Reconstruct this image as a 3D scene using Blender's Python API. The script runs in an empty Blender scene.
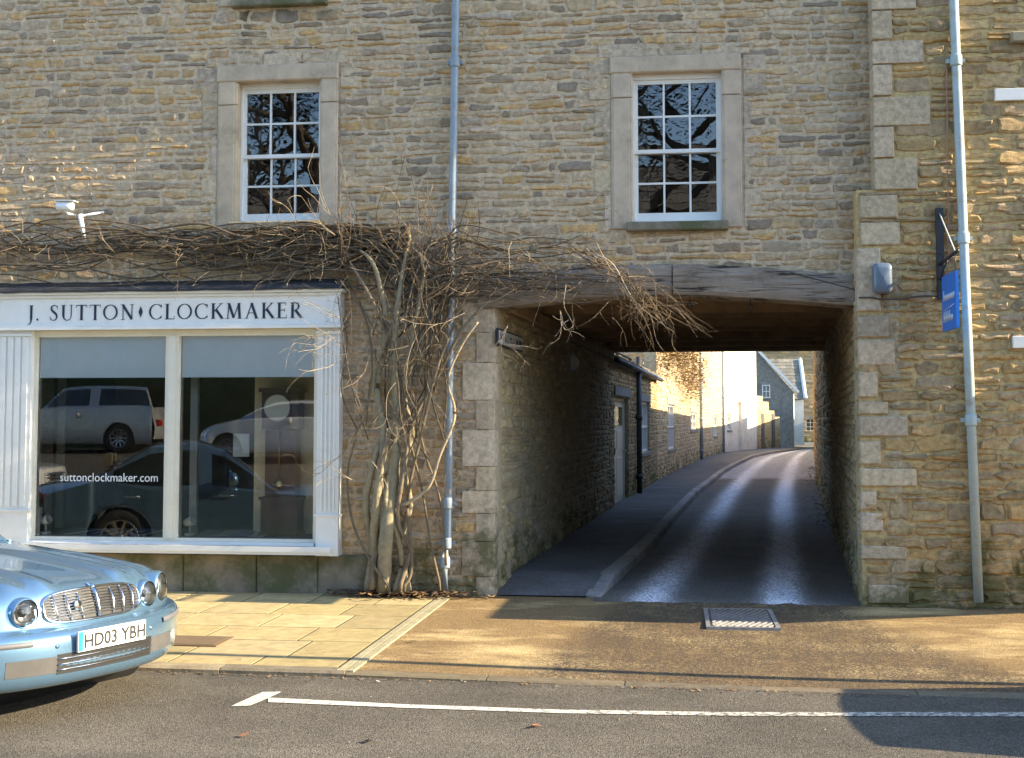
import bpy, math, random
from mathutils import Vector, Matrix, Euler, noise as mnoise
S = bpy.context.scene
COL = S.collection
R = math.radians
V = Vector

# ------------------------------------------------------------------ camera
F = 1300.0; CX = 512.0; CY = 340.0; HOR = 420.0
YAW = math.atan(162 / F); PITCH = math.atan((HOR - CY) / F)
D = 11.85; EYE = 1.6
CAMLOC = V((0, -D, EYE))
CROT = Euler((math.pi / 2 + PITCH, 0, YAW), 'XYZ')
CM = CROT.to_matrix()
cd = bpy.data.cameras.new('camera'); cam = bpy.data.objects.new('camera', cd); COL.objects.link(cam)
cam.location = CAMLOC; cam.rotation_euler = CROT
cd.sensor_width = 36; cd.lens = F / 1024 * 36; cd.shift_y = (CY - 379) / 1024.0
cd.clip_start = 0.05; cd.clip_end = 2000
S.camera = cam

def ray(px, py):
    return CM @ V(((px - CX) / F, -(py - CY) / F, -1))
def P(px, py, Y=0.0):            # pixel -> point on the plane y = Y
    d = ray(px, py); t = (Y + D) / d.y
    return CAMLOC + d * t
def G(px, py, z=0.0):            # pixel -> point on the plane z
    d = ray(px, py); t = (z - EYE) / d.z
    return CAMLOC + d * t
def XD(px, dep):                 # pixel column + depth along the view -> ground x,y
    d = ray(px, HOR); f = V((-math.sin(YAW), math.cos(YAW), 0))
    t = dep / (d.dot(f)); q = CAMLOC + d * t
    return q.x, q.y
def X_(px, Y=0.0): return P(px, 300, Y).x
def Z_(px, py, Y=0.0): return P(px, py, Y).z

# ------------------------------------------------------------------ materials
MATS = {}
def nn(nt, t, **kw):
    n = nt.nodes.new(t)
    for k, v in kw.items():
        if k in n.inputs: n.inputs[k].default_value = v
        else: setattr(n, k, v)
    return n
def mat(name, col, rough=.7, metal=0., var=.15, vs=8., bump=0., bs=60., spec=.5, coat=0., attr=False, moss=0., stain=None):
    if name in MATS: return MATS[name]
    m = bpy.data.materials.new(name); m.use_nodes = True; nt = m.node_tree
    b = nt.nodes['Principled BSDF']; L = nt.links.new
    b.inputs['Roughness'].default_value = rough; b.inputs['Metallic'].default_value = metal
    b.inputs['Specular IOR Level'].default_value = spec; b.inputs['Coat Weight'].default_value = coat
    b.inputs['Coat Roughness'].default_value = .03
    tc = nn(nt, 'ShaderNodeTexCoord')
    src = None
    if attr:
        a = nn(nt, 'ShaderNodeAttribute'); a.attribute_name = 'col'; src = a.outputs['Color']
    if var > 0 or attr:
        n = nn(nt, 'ShaderNodeTexNoise'); n.inputs['Scale'].default_value = vs; n.inputs['Detail'].default_value = 6; n.inputs['Roughness'].default_value = .65
        L(tc.outputs['Object'], n.inputs['Vector'])
        mr = nn(nt, 'ShaderNodeMapRange'); mr.inputs['From Min'].default_value = .3; mr.inputs['From Max'].default_value = .7
        mr.inputs['To Min'].default_value = 1 - var; mr.inputs['To Max'].default_value = 1 + var
        L(n.outputs['Fac'], mr.inputs['Value'])
        mx = nn(nt, 'ShaderNodeVectorMath', operation='SCALE'); mx.inputs[0].default_value = col[:3]
        if src: L(src, mx.inputs[0])
        L(mr.outputs[0], mx.inputs['Scale']); src = mx.outputs[0]
    if stain:   # (color, scale, lo, hi, amount)
        n2 = nn(nt, 'ShaderNodeTexNoise'); n2.inputs['Scale'].default_value = stain[1]; n2.inputs['Detail'].default_value = 7
        n2.inputs['Roughness'].default_value = .7
        L(tc.outputs['Object'], n2.inputs['Vector'])
        r2 = nn(nt, 'ShaderNodeMapRange'); r2.inputs['From Min'].default_value = stain[2]; r2.inputs['From Max'].default_value = stain[3]; r2.inputs['To Max'].default_value = stain[4]
        L(n2.outputs['Fac'], r2.inputs['Value'])
        m2 = nn(nt, 'ShaderNodeMix', data_type='RGBA'); m2.inputs['B'].default_value = (*stain[0], 1)
        L(r2.outputs[0], m2.inputs['Factor']); L(src, m2.inputs['A']); src = m2.outputs['Result']
    if moss > 0:
        sx = nn(nt, 'ShaderNodeSeparateXYZ'); L(tc.outputs['Object'], sx.inputs[0])
        n3 = nn(nt, 'ShaderNodeTexNoise'); n3.inputs['Scale'].default_value = 3.2; n3.inputs['Detail'].default_value = 8; n3.inputs['Roughness'].default_value = .7
        L(tc.outputs['Object'], n3.inputs['Vector'])
        z = nn(nt, 'ShaderNodeMapRange'); z.inputs['From Min'].default_value = 0; z.inputs['From Max'].default_value = moss; z.inputs['To Min'].default_value = .18; z.inputs['To Max'].default_value = -.1
        L(sx.outputs['Z'], z.inputs['Value'])
        ad = nn(nt, 'ShaderNodeMath', operation='ADD'); L(n3.outputs['Fac'], ad.inputs[0]); L(z.outputs[0], ad.inputs[1])
        r3 = nn(nt, 'ShaderNodeMapRange'); r3.inputs['From Min'].default_value = .56; r3.inputs['From Max'].default_value = .68; r3.inputs['To Max'].default_value = .75
        L(ad.outputs[0], r3.inputs['Value'])
        m3 = nn(nt, 'ShaderNodeMix', data_type='RGBA'); m3.inputs['B'].default_value = (.075, .085, .022, 1)
        L(r3.outputs[0], m3.inputs['Factor']); L(src, m3.inputs['A']); src = m3.outputs['Result']
    if src: L(src, b.inputs['Base Color'])
    else: b.inputs['Base Color'].default_value = (*col[:3], 1)
    if bump > 0:
        n4 = nn(nt, 'ShaderNodeTexNoise'); n4.inputs['Scale'].default_value = bs; n4.inputs['Detail'].default_value = 5; n4.inputs['Roughness'].default_value = .6
        L(tc.outputs['Object'], n4.inputs['Vector'])
        bp = nn(nt, 'ShaderNodeBump'); bp.inputs['Strength'].default_value = 1; bp.inputs['Distance'].default_value = bump
        L(n4.outputs['Fac'], bp.inputs['Height']); L(bp.outputs[0], b.inputs['Normal'])
    MATS[name] = m
    return m

STONE = mat('rubble_stone', (.3, .27, .2), .92, attr=True, var=.32, vs=21, bump=.010, bs=85, spec=.2, moss=1.1, stain=((.17, .15, .11), 1.3, .56, .75, .35))
STONEC = mat('cut_stone', (.3, .27, .2), .9, attr=True, var=.2, vs=5, bump=.003, bs=70, spec=.2, moss=.4, stain=((.10, .09, .07), 2.2, .56, .72, .6))
PLINTHM = mat('old_render', (.23, .2, .15), .95, var=.3, vs=4, bump=.012, bs=12, spec=.2, stain=((.09, .1, .045), 2.6, .45, .6, .85))
WHITE = mat('white_gloss_paint', (.74, .74, .70), .38, var=.05, vs=6, bump=.0006, bs=30, stain=((.42, .38, .28), 5, .6, .75, .35))
CREAM = mat('cream_paint', (.68, .65, .54), .45, var=.06, vs=5, bump=.0006, bs=30, stain=((.35, .3, .2), 6, .6, .75, .4))
LEAD = mat('lead_flashing', (.022, .024, .03), .85, var=.3, vs=6, bump=.004, bs=14)
BLACKL = mat('navy_lettering', (.012, .02, .045), .5, var=0)
PIPE = mat('grey_blue_pipe_paint', (.24, .30, .35), .45, var=.12, vs=7, bump=.0008, bs=50, stain=((.22, .16, .10), 9, .52, .7, .7))
PIPEW = mat('pale_pipe_paint', (.38, .46, .46), .42, var=.1, vs=7, bump=.0008, bs=50, stain=((.27, .20, .12), 9, .54, .72, .65))
DARKPIPE = mat('dark_pipe_paint', (.04, .045, .055), .5)
OAK = mat('weathered_oak', (.30, .255, .205), .92, var=.3, vs=6, bump=.004, bs=40, spec=.15, stain=((.12, .095, .07), 3, .50, .68, .75))
def grain(m):                                   # long drying cracks running with the timber
    nt = m.node_tree; L = nt.links.new; b = nt.nodes['Principled BSDF']; tc = nn(nt, 'ShaderNodeTexCoord'); mp = nn(nt, 'ShaderNodeMapping'); mp.inputs['Scale'].default_value = (1.3, 1.3, 22); L(tc.outputs['Object'], mp.inputs[0])
    n = nn(nt, 'ShaderNodeTexNoise'); n.inputs['Scale'].default_value = 1.4; n.inputs['Detail'].default_value = 7; n.inputs['Roughness'].default_value = .65; n.inputs['Distortion'].default_value = .6; L(mp.outputs[0], n.inputs['Vector'])
    r = nn(nt, 'ShaderNodeMapRange'); r.inputs['From Min'].default_value = .36; r.inputs['From Max'].default_value = .47; L(n.outputs['Fac'], r.inputs['Value'])
    src = b.inputs['Base Color'].links[0].from_socket; mx = nn(nt, 'ShaderNodeMix', data_type='RGBA'); mx.inputs['A'].default_value = (.035, .028, .022, 1); L(r.outputs[0], mx.inputs['Factor']); L(src, mx.inputs['B']); L(mx.outputs['Result'], b.inputs['Base Color'])
    bp = nn(nt, 'ShaderNodeBump'); bp.inputs['Distance'].default_value = .03; L(n.outputs['Fac'], bp.inputs['Height'])
    if b.inputs['Normal'].links: L(b.inputs['Normal'].links[0].from_socket, bp.inputs['Normal'])
    L(bp.outputs[0], b.inputs['Normal'])
grain(OAK)
OAKD = mat('dark_ceiling_timber', (.36, .235, .13), .85, var=.35, vs=4, bump=.006, bs=20, spec=.2)
SLATE = mat('stone_slates', (.16, .145, .12), .9, attr=True, var=.25, vs=6, bump=.006, bs=30)
IRON = mat('black_iron', (.018, .02, .026), .5, bump=.001)
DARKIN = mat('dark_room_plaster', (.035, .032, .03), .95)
LIMEW = mat('pale_limewash', (.72, .66, .55), .9, var=.12, vs=2.5, bump=.008, bs=14, stain=((.42, .36, .24), 1.6, .55, .72, .6))

def stonemat_far():
    m = bpy.data.materials.new('far_rubble_masonry'); m.use_nodes = True; nt = m.node_tree; L = nt.links.new
    b = nt.nodes['Principled BSDF']; b.inputs['Roughness'].default_value = .92; b.inputs['Specular IOR Level'].default_value = .2
    tc = nn(nt, 'ShaderNodeTexCoord'); mp = nn(nt, 'ShaderNodeMapping'); mp.inputs['Scale'].default_value = (1, 1, 2.4); L(tc.outputs['Object'], mp.inputs[0])
    vo = nn(nt, 'ShaderNodeTexVoronoi'); vo.inputs['Scale'].default_value = 3.4; L(mp.outputs[0], vo.inputs['Vector'])
    ve = nn(nt, 'ShaderNodeTexVoronoi', feature='DISTANCE_TO_EDGE'); ve.inputs['Scale'].default_value = 3.4; L(mp.outputs[0], ve.inputs['Vector'])
    cr = nn(nt, 'ShaderNodeValToRGB'); e = cr.color_ramp; e.elements[0].color = (.2, .165, .11, 1); e.elements[1].color = (.42, .35, .23, 1)
    sp = nn(nt, 'ShaderNodeSeparateColor'); L(vo.outputs['Color'], sp.inputs[0]); L(sp.outputs[0], cr.inputs[0])
    mr = nn(nt, 'ShaderNodeMapRange'); mr.inputs['From Max'].default_value = .06; L(ve.outputs['Distance'], mr.inputs['Value'])
    mx = nn(nt, 'ShaderNodeMix', data_type='RGBA'); mx.inputs['A'].default_value = (.36, .31, .22, 1); L(mr.outputs[0], mx.inputs['Factor']); L(cr.outputs[0], mx.inputs['B'])
    L(mx.outputs['Result'], b.inputs['Base Color'])
    bp = nn(nt, 'ShaderNodeBump'); bp.inputs['Distance'].default_value = .03; L(mr.outputs[0], bp.inputs['Height']); L(bp.outputs[0], b.inputs['Normal'])
    return m
FARSTONE = stonemat_far()

def glassmat(name, refl=1.0, tint=(.93, .96, .95), wob=.0):
    m = bpy.data.materials.new(name); m.use_nodes = True; nt = m.node_tree; nt.nodes.clear(); L = nt.links.new
    o = nn(nt, 'ShaderNodeOutputMaterial'); mx = nn(nt, 'ShaderNodeMixShader')
    t = nn(nt, 'ShaderNodeBsdfTransparent'); t.inputs[0].default_value = (*tint, 1)
    g = nn(nt, 'ShaderNodeBsdfGlossy'); g.inputs['Roughness'].default_value = 0.0; g.inputs['Color'].default_value = (1, 1, 1, 1)
    fr = nn(nt, 'ShaderNodeFresnel'); fr.inputs['IOR'].default_value = 1.52
    mu = nn(nt, 'ShaderNodeMath', operation='MULTIPLY', use_clamp=True); mu.inputs[1].default_value = refl
    L(fr.outputs[0], mu.inputs[0]); L(mu.outputs[0], mx.inputs[0]); L(t.outputs[0], mx.inputs[1]); L(g.outputs[0], mx.inputs[2]); L(mx.outputs[0], o.inputs[0])
    if wob:
        tc = nn(nt, 'ShaderNodeTexCoord'); n = nn(nt, 'ShaderNodeTexNoise'); n.inputs['Scale'].default_value = 4.0; L(tc.outputs['Object'], n.inputs['Vector'])
        bp = nn(nt, 'ShaderNodeBump'); bp.inputs['Distance'].default_value = wob; L(n.outputs['Fac'], bp.inputs['Height']); L(bp.outputs[0], g.inputs['Normal'])
    return m
GLASS = glassmat('shop_plate_glass', 2.1, (.96, .98, .96))
OLDGLASS = glassmat('old_sash_glass', 2.6, (.75, .78, .76), .0004)
CARGLASS = glassmat('car_window_glass', 2.0, (.35, .42, .4))

# ------------------------------------------------------------------ mesh builder
class MB:
    def __init__(s): s.v = []; s.f = []; s.m = []; s.c = []; s.s = []
    def add(s, verts, faces, mi=0, col=(.5, .5, .5), sm=False):
        o = len(s.v); s.v += [tuple(p) for p in verts]
        for f in faces: s.f.append([i + o for i in f]); s.m.append(mi); s.c.append(col); s.s.append(sm)
    def box(s, a, b, mi=0, col=(.5, .5, .5)):
        (x0, y0, z0), (x1, y1, z1) = [min(a[i], b[i]) for i in range(3)], [max(a[i], b[i]) for i in range(3)]
        s.add([(x0, y0, z0), (x1, y0, z0), (x1, y1, z0), (x0, y1, z0), (x0, y0, z1), (x1, y0, z1), (x1, y1, z1), (x0, y1, z1)],
              [(0, 3, 2, 1), (4, 5, 6, 7), (0, 1, 5, 4), (1, 2, 6, 5), (2, 3, 7, 6), (3, 0, 4, 7)], mi, col)
    def bbox(s, O, U, Vv, N, u0, u1, v0, v1, n0, n1, bev=.006, mi=0, col=(.5, .5, .5)):
        # box with a chamfered front (n1) face in a local frame
        def q(u, v, n): return O + U * u + Vv * v + N * n
        b = min(bev, (u1 - u0) * .3, (v1 - v0) * .3)
        a = [q(u0, v0, n0), q(u1, v0, n0), q(u1, v1, n0), q(u0, v1, n0), q(u0, v0, n1 - b), q(u1, v0, n1 - b), q(u1, v1, n1 - b), q(u0, v1, n1 - b),
             q(u0 + b, v0 + b, n1), q(u1 - b, v0 + b, n1), q(u1 - b, v1 - b, n1), q(u0 + b, v1 - b, n1)]
        s.add(a, [(0, 3, 2, 1), (0, 1, 5, 4), (1, 2, 6, 5), (2, 3, 7, 6), (3, 0, 4, 7), (4, 5, 9, 8), (5, 6, 10, 9), (6, 7, 11, 10), (7, 4, 8, 11), (8, 9, 10, 11)], mi, col)
    def tube(s, pts, r, n=6, mi=0, col=(.5, .5, .5), sm=True, caps=True):
        pts = [V(p) for p in pts]; k = len(pts)
        rs = r if isinstance(r, (list, tuple)) else [r] * k
        rings = []; up = V((0, 0, 1))
        for i, p in enumerate(pts):
            t = (pts[min(i + 1, k - 1)] - pts[max(i - 1, 0)])
            if t.length < 1e-9: t = V((0, 0, 1))
            t.normalize()
            a = t.cross(up)
            if a.length < .05: a = t.cross(V((1, 0, 0)))
            a.normalize(); b = a.cross(t)
            rings.append([p + (a * math.cos(6.28319 * j / n) + b * math.sin(6.28319 * j / n)) * rs[i] for j in range(n)])
        vs = [q for rr in rings for q in rr]; fs = []
        for i in range(k - 1):
            for j in range(n):
                fs.append((i * n + j, i * n + (j + 1) % n, (i + 1) * n + (j + 1) % n, (i + 1) * n + j))
        if caps: fs.append(tuple(range(n))[::-1]); fs.append(tuple((k - 1) * n + j for j in range(n)))
        s.add(vs, fs, mi, col, sm)
    def lathe(s, O, A, prof, n=24, mi=0, col=(.5, .5, .5), sm=True):
        # prof: (distance along A, radius)
        A = V(A).normalized(); O = V(O); u = A.cross(V((0, 0, 1)))
        if u.length < .05: u = A.cross(V((1, 0, 0)))
        u.normalize(); w = A.cross(u); vs = []; fs = []
        for (h, r) in prof:
            for j in range(n):
                a = 6.28319 * j / n; vs.append(O + A * h + (u * math.cos(a) + w * math.sin(a)) * r)
        for i in range(len(prof) - 1):
            for j in range(n): fs.append((i * n + j, i * n + (j + 1) % n, (i + 1) * n + (j + 1) % n, (i + 1) * n + j))
        s.add(vs, fs, mi, col, sm)
    def grid(s, pts, mi=0, col=(.5, .5, .5), sm=True, mf=None):
        # pts[i][j]; mf(i,j) -> material index or None to skip the face
        nr, nc = len(pts), len(pts[0]); o = len(s.v)
        for r in pts: s.v += [tuple(p) for p in r]
        for i in range(nr - 1):
            for j in range(nc - 1):
                k = mf(i, j) if mf else mi
                if k is None: continue
                s.f.append([o + i * nc + j, o + i * nc + j + 1, o + (i + 1) * nc + j + 1, o + (i + 1) * nc + j]); s.m.append(k); s.c.append(col); s.s.append(sm)
    def prism(s, poly, fn, d0, d1, mi=0, col=(.5, .5, .5)):
        # poly in 2D, fn(u,v,n) -> 3D, between n=d0 and n=d1
        k = len(poly); vs = [fn(u, v, d0) for u, v in poly] + [fn(u, v, d1) for u, v in poly]
        fs = [tuple(range(k))[::-1], tuple(range(k, 2 * k))] + [(i, (i + 1) % k, k + (i + 1) % k, k + i) for i in range(k)]
        s.add(vs, fs, mi, col)
    def build(s, name, mats, parent=None, origin=None, kind=None):
        if not isinstance(mats, (list, tuple)): mats = [mats]
        me = bpy.data.meshes.new(name); o = V(origin) if origin is not None else V((0, 0, 0))
        me.from_pydata([V(p) - o for p in s.v], [], s.f)
        for m in mats: me.materials.append(m)
        me.polygons.foreach_set('material_index', s.m); me.polygons.foreach_set('use_smooth', s.s)
        at = me.color_attributes.new('col', 'FLOAT_COLOR', 'CORNER'); buf = []
        for p, c in zip(me.polygons, s.c):
            buf += [c[0], c[1], c[2], 1.0] * p.loop_total
        at.data.foreach_set('color', buf)
        me.update()
        ob = bpy.data.objects.new(name, me); COL.objects.link(ob); ob.location = o
        if parent is not None: ob.parent = parent
        if kind: ob['kind'] = kind
        return ob

def empty(name, label, cat, loc=(0, 0, 0), rz=0, group=None):
    e = bpy.data.objects.new(name, None); COL.objects.link(e); e.location = loc; e.rotation_euler = (0, 0, rz)
    e['label'] = label; e['category'] = cat; e.empty_display_size = .1
    if group: e['group'] = group
    return e
def tag(o, label, cat, group=None):
    o['label'] = label; o['category'] = cat
    if group: o['group'] = group
    return o
def copy_tree(o, parent=None):
    c = o.copy(); COL.objects.link(c)
    if parent is not None: c.parent = parent
    for ch in list(o.children): copy_tree(ch, c)
    return c
def text_mesh(txt, size, depth=.001, xs=1.0, align='LEFT', shear=0, bold=0):
    cu = bpy.data.curves.new('t', 'FONT'); cu.body = txt; cu.size = size; cu.extrude = depth; cu.align_x = align; cu.shear = shear
    cu.resolution_u = 3; cu.offset = bold
    o = bpy.data.objects.new('t', cu); COL.objects.link(o); dg = bpy.context.evaluated_depsgraph_get(); dg.update()
    me = bpy.data.meshes.new_from_object(o.evaluated_get(dg)); bpy.data.objects.remove(o); bpy.data.curves.remove(cu)
    for v in me.vertices: v.co.x *= xs
    return me
def text_obj(name, txt, size, M, m, parent=None, depth=.001, xs=1.0, align='LEFT', shear=0):
    me = text_mesh(txt, size, depth, xs, align, shear); me.transform(M); me.materials.clear(); me.materials.append(m)
    o = bpy.data.objects.new(name, me); COL.objects.link(o); o.parent = parent
    return o

ZU = V((0, 0, 1))
def jit(c, rng, a=.12):
    k = 1 + rng.uniform(-a, a); return (c[0] * k, c[1] * k, c[2] * k * (1 + rng.uniform(-.05, .05)))
PAL_A = [(.41, .34, .215), (.37, .315, .21), (.45, .375, .24), (.33, .285, .20), (.40, .34, .235), (.46, .385, .25), (.44, .33, .165), (.36, .325, .25), (.42, .35, .235), (.27, .235, .17), (.41, .31, .17), (.43, .375, .27), (.25, .225, .175)]
PAL_B = [(.37, .30, .18), (.33, .27, .17), (.40, .32, .18), (.29, .245, .16), (.35, .29, .19), (.41, .31, .16), (.36, .305, .21)]
PAL_A = [(a * 1.14, b * 1.02, c * .96) for a, b, c in PAL_A]; PAL_B = [(a * 1.12, b * .98, c * .84) for a, b, c in PAL_B]
MORT_A = (.57, .455, .31); MORT_B = (.52, .39, .19)
def one_stone(mb, rng, q, u0, u1, v0a, v0b, v1a, v1b, rel, col, rough=1.0, bias=0.0):
    # irregular raised stone; bottom edge v0a->v0b, top v1a->v1b
    g = rng.uniform(.005, .011)
    w = u1 - u0; h = ((v1a - v0a) + (v1b - v0b)) / 2
    if w < .03 or h < .02: return
    nb = 3 if w < .2 else 4
    ring = []
    for i in range(nb + 1):
        t = i / nb; ring.append((u0 + g + (w - 2 * g) * t, v0a + (v0b - v0a) * t + g))
    ring.append((u1 - g, (v0b + v1b) / 2))
    for i in range(nb, -1, -1):
        t = i / nb; ring.append((u0 + g + (w - 2 * g) * t, v1a + (v1b - v1a) * t - g))
    ring.append((u0 + g, (v0a + v1a) / 2))
    k = len(ring); cu = (u0 + u1) / 2; cv = (v0a + v0b + v1a + v1b) / 4
    corner = {0, nb, nb + 2, 2 * nb + 2}
    jj = min(.010, h * .11) * rough
    R0 = []
    for i, (u, v) in enumerate(ring):
        s_ = .93 if i in corner else 1.0
        R0.append((cu + (u - cu) * (1 - (1 - s_) * min(1, .1 / w) * 1.6) + rng.uniform(-jj, jj), cv + (v - cv) * (s_ * .98) + rng.uniform(-jj, jj)))
    def ins(d):
        out = []
        for (u, v) in R0:
            du = u - cu; dv = v - cv
            out.append((cu + du * max(.2, 1 - d / (w / 2)), cv + dv * max(.2, 1 - d / (h / 2))))
        return out
    e = min(.008, h * .14)
    tu = rng.uniform(-.07, .07) * rough + bias; tv = rng.uniform(-.10, .10) * rough
    R1 = ins(e); R2 = ins(e + min(h * .2, .018) * rng.uniform(.6, 1.3))
    n1 = [rel * rng.uniform(.45, .85) for _ in R1]; n2 = [rel * rng.uniform(.75, 1.2) + tu * (u - cu) + tv * (v - cv) for (u, v) in R2]
    vs = [q(u, v, -.012) for u, v in R0] + [q(u, v, n) for (u, v), n in zip(R1, n1)] + [q(u, v, n) for (u, v), n in zip(R2, n2)] + [q(cu, cv, rel * rng.uniform(.9, 1.2))]
    fs = []
    for a in (0, k):
        for i in range(k): fs.append((a + i, a + (i + 1) % k, a + k + (i + 1) % k, a + k + i))
    for i in range(k): fs.append((2 * k + i, 2 * k + (i + 1) % k, 3 * k))
    mb.add(vs, fs, 0, col)

def rubble(mb, O, U, N, u0, u1, v0, v1, holes=(), hr=(.065, .12), wr=(.12, .38), rel=.014, pal=PAL_A, seed=1, rough=1.0, wav=.012, bias=None):
    rng = random.Random(seed)
    O = V(O); U = V(U).normalized(); N = V(N).normalized()
    def q(u, v, n): return O + U * u + ZU * v + N * n
    def wob(k, u): return wav * (mnoise.noise(V((u * 1.6, k * 7.3, seed * 3.1))) + .5 * mnoise.noise(V((u * 5, k * 3.7, seed * 1.7))))
    v = v0; k = 0
    while v < v1 - .02:
        h = rng.uniform(*hr)
        if rng.random() < .12: h *= 1.35
        if v + h > v1: h = v1 - v
        vm = v + h / 2
        iv = [(u0, u1)]
        for (a, b, c, d) in holes:
            if c < vm < d:
                nv = []
                for (p, r_) in iv:
                    if b <= p or a >= r_: nv.append((p, r_)); continue
                    if a > p: nv.append((p, a))
                    if b < r_: nv.append((b, r_))
                iv = nv
        for (p, r_) in iv:
            u = p
            while u < r_ - .03:
                w = rng.uniform(*wr) * (1 if h > .08 else 1.15)
                if rng.random() < .1: w *= 1.5
                if u + w > r_ - wr[0] * .6: w = r_ - u
                b0 = v + wob(k, u); b1 = v + wob(k, u + w); t0 = v + h + wob(k + 1, u); t1 = v + h + wob(k + 1, u + w)
                rr = rel * rng.uniform(.4, 1.25); bs_ = bias(u + w / 2, v) if bias else 0.0
                if h > .095 and rng.random() < .28:
                    m0 = b0 + (t0 - b0) * rng.uniform(.4, .6); m1 = b1 + (t1 - b1) * rng.uniform(.4, .6)
                    one_stone(mb, rng, q, u, u + w, b0, b1, m0, m1, rr, jit(rng.choice(pal), rng), rough, bs_)
                    one_stone(mb, rng, q, u, u + w, m0, m1, t0, t1, rel * rng.uniform(.4, 1.2), jit(rng.choice(pal), rng), rough, bs_)
                else:
                    one_stone(mb, rng, q, u, u + w, b0, b1, t0, t1, rr, jit(rng.choice(pal), rng), rough, bs_)
                u += w
        v += h; k += 1

def slab(mb, O, U, N, u0, u1, v0, v1, th, holes=(), col=MORT_A):
    # wall body with rectangular openings: front face n=0, back n=-th; the front is a dense uneven mortar sheet
    O = V(O); U = V(U).normalized(); N = V(N).normalized()
    us = sorted(set([u0, u1] + [x for h in holes for x in h[:2] if u0 < x < u1])); vs_ = sorted(set([v0, v1] + [x for h in holes for x in h[2:] if v0 < x < v1]))
    def inside(a, b): return any(h[0] < a < h[1] and h[2] < b < h[3] for h in holes)
    def q(u, v, n): return O + U * u + ZU * v + N * n
    for i in range(len(us) - 1):
        for j in range(len(vs_) - 1):
            a, b, c, d = us[i], us[i + 1], vs_[j], vs_[j + 1]
            if inside((a + b) / 2, (c + d) / 2): continue
            mb.add([q(a, c, 0), q(b, c, 0), q(b, d, 0), q(a, d, 0)], [(0, 1, 2, 3)], 0, col)
            mb.add([q(a, c, -th), q(b, c, -th), q(b, d, -th), q(a, d, -th)], [(3, 2, 1, 0)], 0, col)
            for (uu, side) in ((a, -1), (b, 1)):
                e = uu + side * 1e-4
                if (uu in (u0, u1)) or inside(e, (c + d) / 2):
                    mb.add([q(uu, c, 0), q(uu, d, 0), q(uu, d, -th), q(uu, c, -th)], [(0, 1, 2, 3)], 0, col)
            for (vv, side) in ((c, -1), (d, 1)):
                e = vv + side * 1e-4
                if (vv in (v0, v1)) or inside((a + b) / 2, e):
                    mb.add([q(a, vv, 0), q(b, vv, 0), q(b, vv, -th), q(a, vv, -th)], [(0, 1, 2, 3)], 0, col)
# ------------------------------------------------------------------ the building over the passage
NY = V((0, -1, 0)); UX = V((1, 0, 0)); O0 = V((0, 0, 0))
YB = -.20                                   # face of the right-hand building
bA = empty('stone_building', 'grey buff rubble stone building with white sash windows, shopfront and covered passage under it', 'building')
TOP = 6.7
xL = -8.6; xAE = X_(877)                     # left end, end against right building
xa0 = X_(495); xa1 = X_(858, YB)             # passage opening
zbeam_hole = Z_(700, 290)
# openings: windows by pixel
def rect(px0, px1, pyt, pyb, Y=0.): return (X_(px0, Y), X_(px1, Y), Z_((px0 + px1) / 2, pyb, Y), Z_((px0 + px1) / 2, pyt, Y))
W1 = rect(632, 725, 71, 222); W2 = rect(234, 320, 80, 222); W3 = rect(234, 322, -150, -1)
SHOP = rect(34, 318, 332, 541)
holesA = [W1, W2, W3, SHOP, (xa0, xAE + .5, -.5, zbeam_hole)]
mb = MB()
slab(mb, O0, UX, NY, xL, xAE, -.4, TOP, .45, holesA)
def grow(h, l, r, b, t): return (h[0] - l, h[1] + r, h[2] - b, h[3] + t)
shopfront_hole = (X_(-5) - .02, X_(341), -.4, Z_(150, 288))
plinth_hole = (X_(-40), X_(374), -.4, Z_(200, 552))
qx = X_(468)
rh = [grow(W1, .19, .19, .06, .14), grow(W2, .19, .16, .06, .14), grow(W3, .2, .2, .16, .2), shopfront_hole, plinth_hole,
      (qx + .02, xAE + 1, -.5, Z_(700, 280)), (qx + .02, xa0 + .02, -.5, 2.55)]
rubble(mb, O0, UX, NY, xL, xAE, -.06, 6.0, rh, hr=(.05, .105), wr=(.08, .30), seed=11, rel=.015, rough=1.4, wav=.030)
# dressed blocks around the windows and at the corner of the passage
rng = random.Random(5)
ASH = [(.50, .405, .28), (.46, .37, .26), (.52, .42, .30), (.44, .35, .25)]
def ash(u0, u1, v0, v1, n=.016, bev=.006, c=None):
    mb.bbox(O0, UX, ZU, NY, u0 + .003, u1 - .003, v0 + .003, v1 - .003, -.02, n, bev, 0, jit(c or rng.choice(ASH), rng, .08))
for (h, side) in ((W1, 1), (W2, .9)):
    # outer quoins around the opening
    wj = .19
    z = h[2] - .06; k = 0
    while z < h[3] + .12:
        hh = min(rng.uniform(.24, .42), h[3] + .13 - z)
        if hh < .06: break
        for s in (-1, 1):
            ext = .15 if (k + (s > 0)) % 2 else .06
            if z > h[3] - .35 and z < h[3] : ext = .2
            a, b = (h[0] - wj - ext, h[0] - wj + .01) if s < 0 else (h[1] + wj - .01, h[1] + wj + ext)
            ash(a, b, z, z + hh, .011)
        z += hh; k += 1
    ash(h[0] - .3, h[0] + .25, h[3] + .14, h[3] + .27, .012); ash(h[0] + .26, h[1] - .2, h[3] + .14, h[3] + .26, .012); ash(h[1] - .19, h[1] + .25, h[3] + .14, h[3] + .25, .012)
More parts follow.
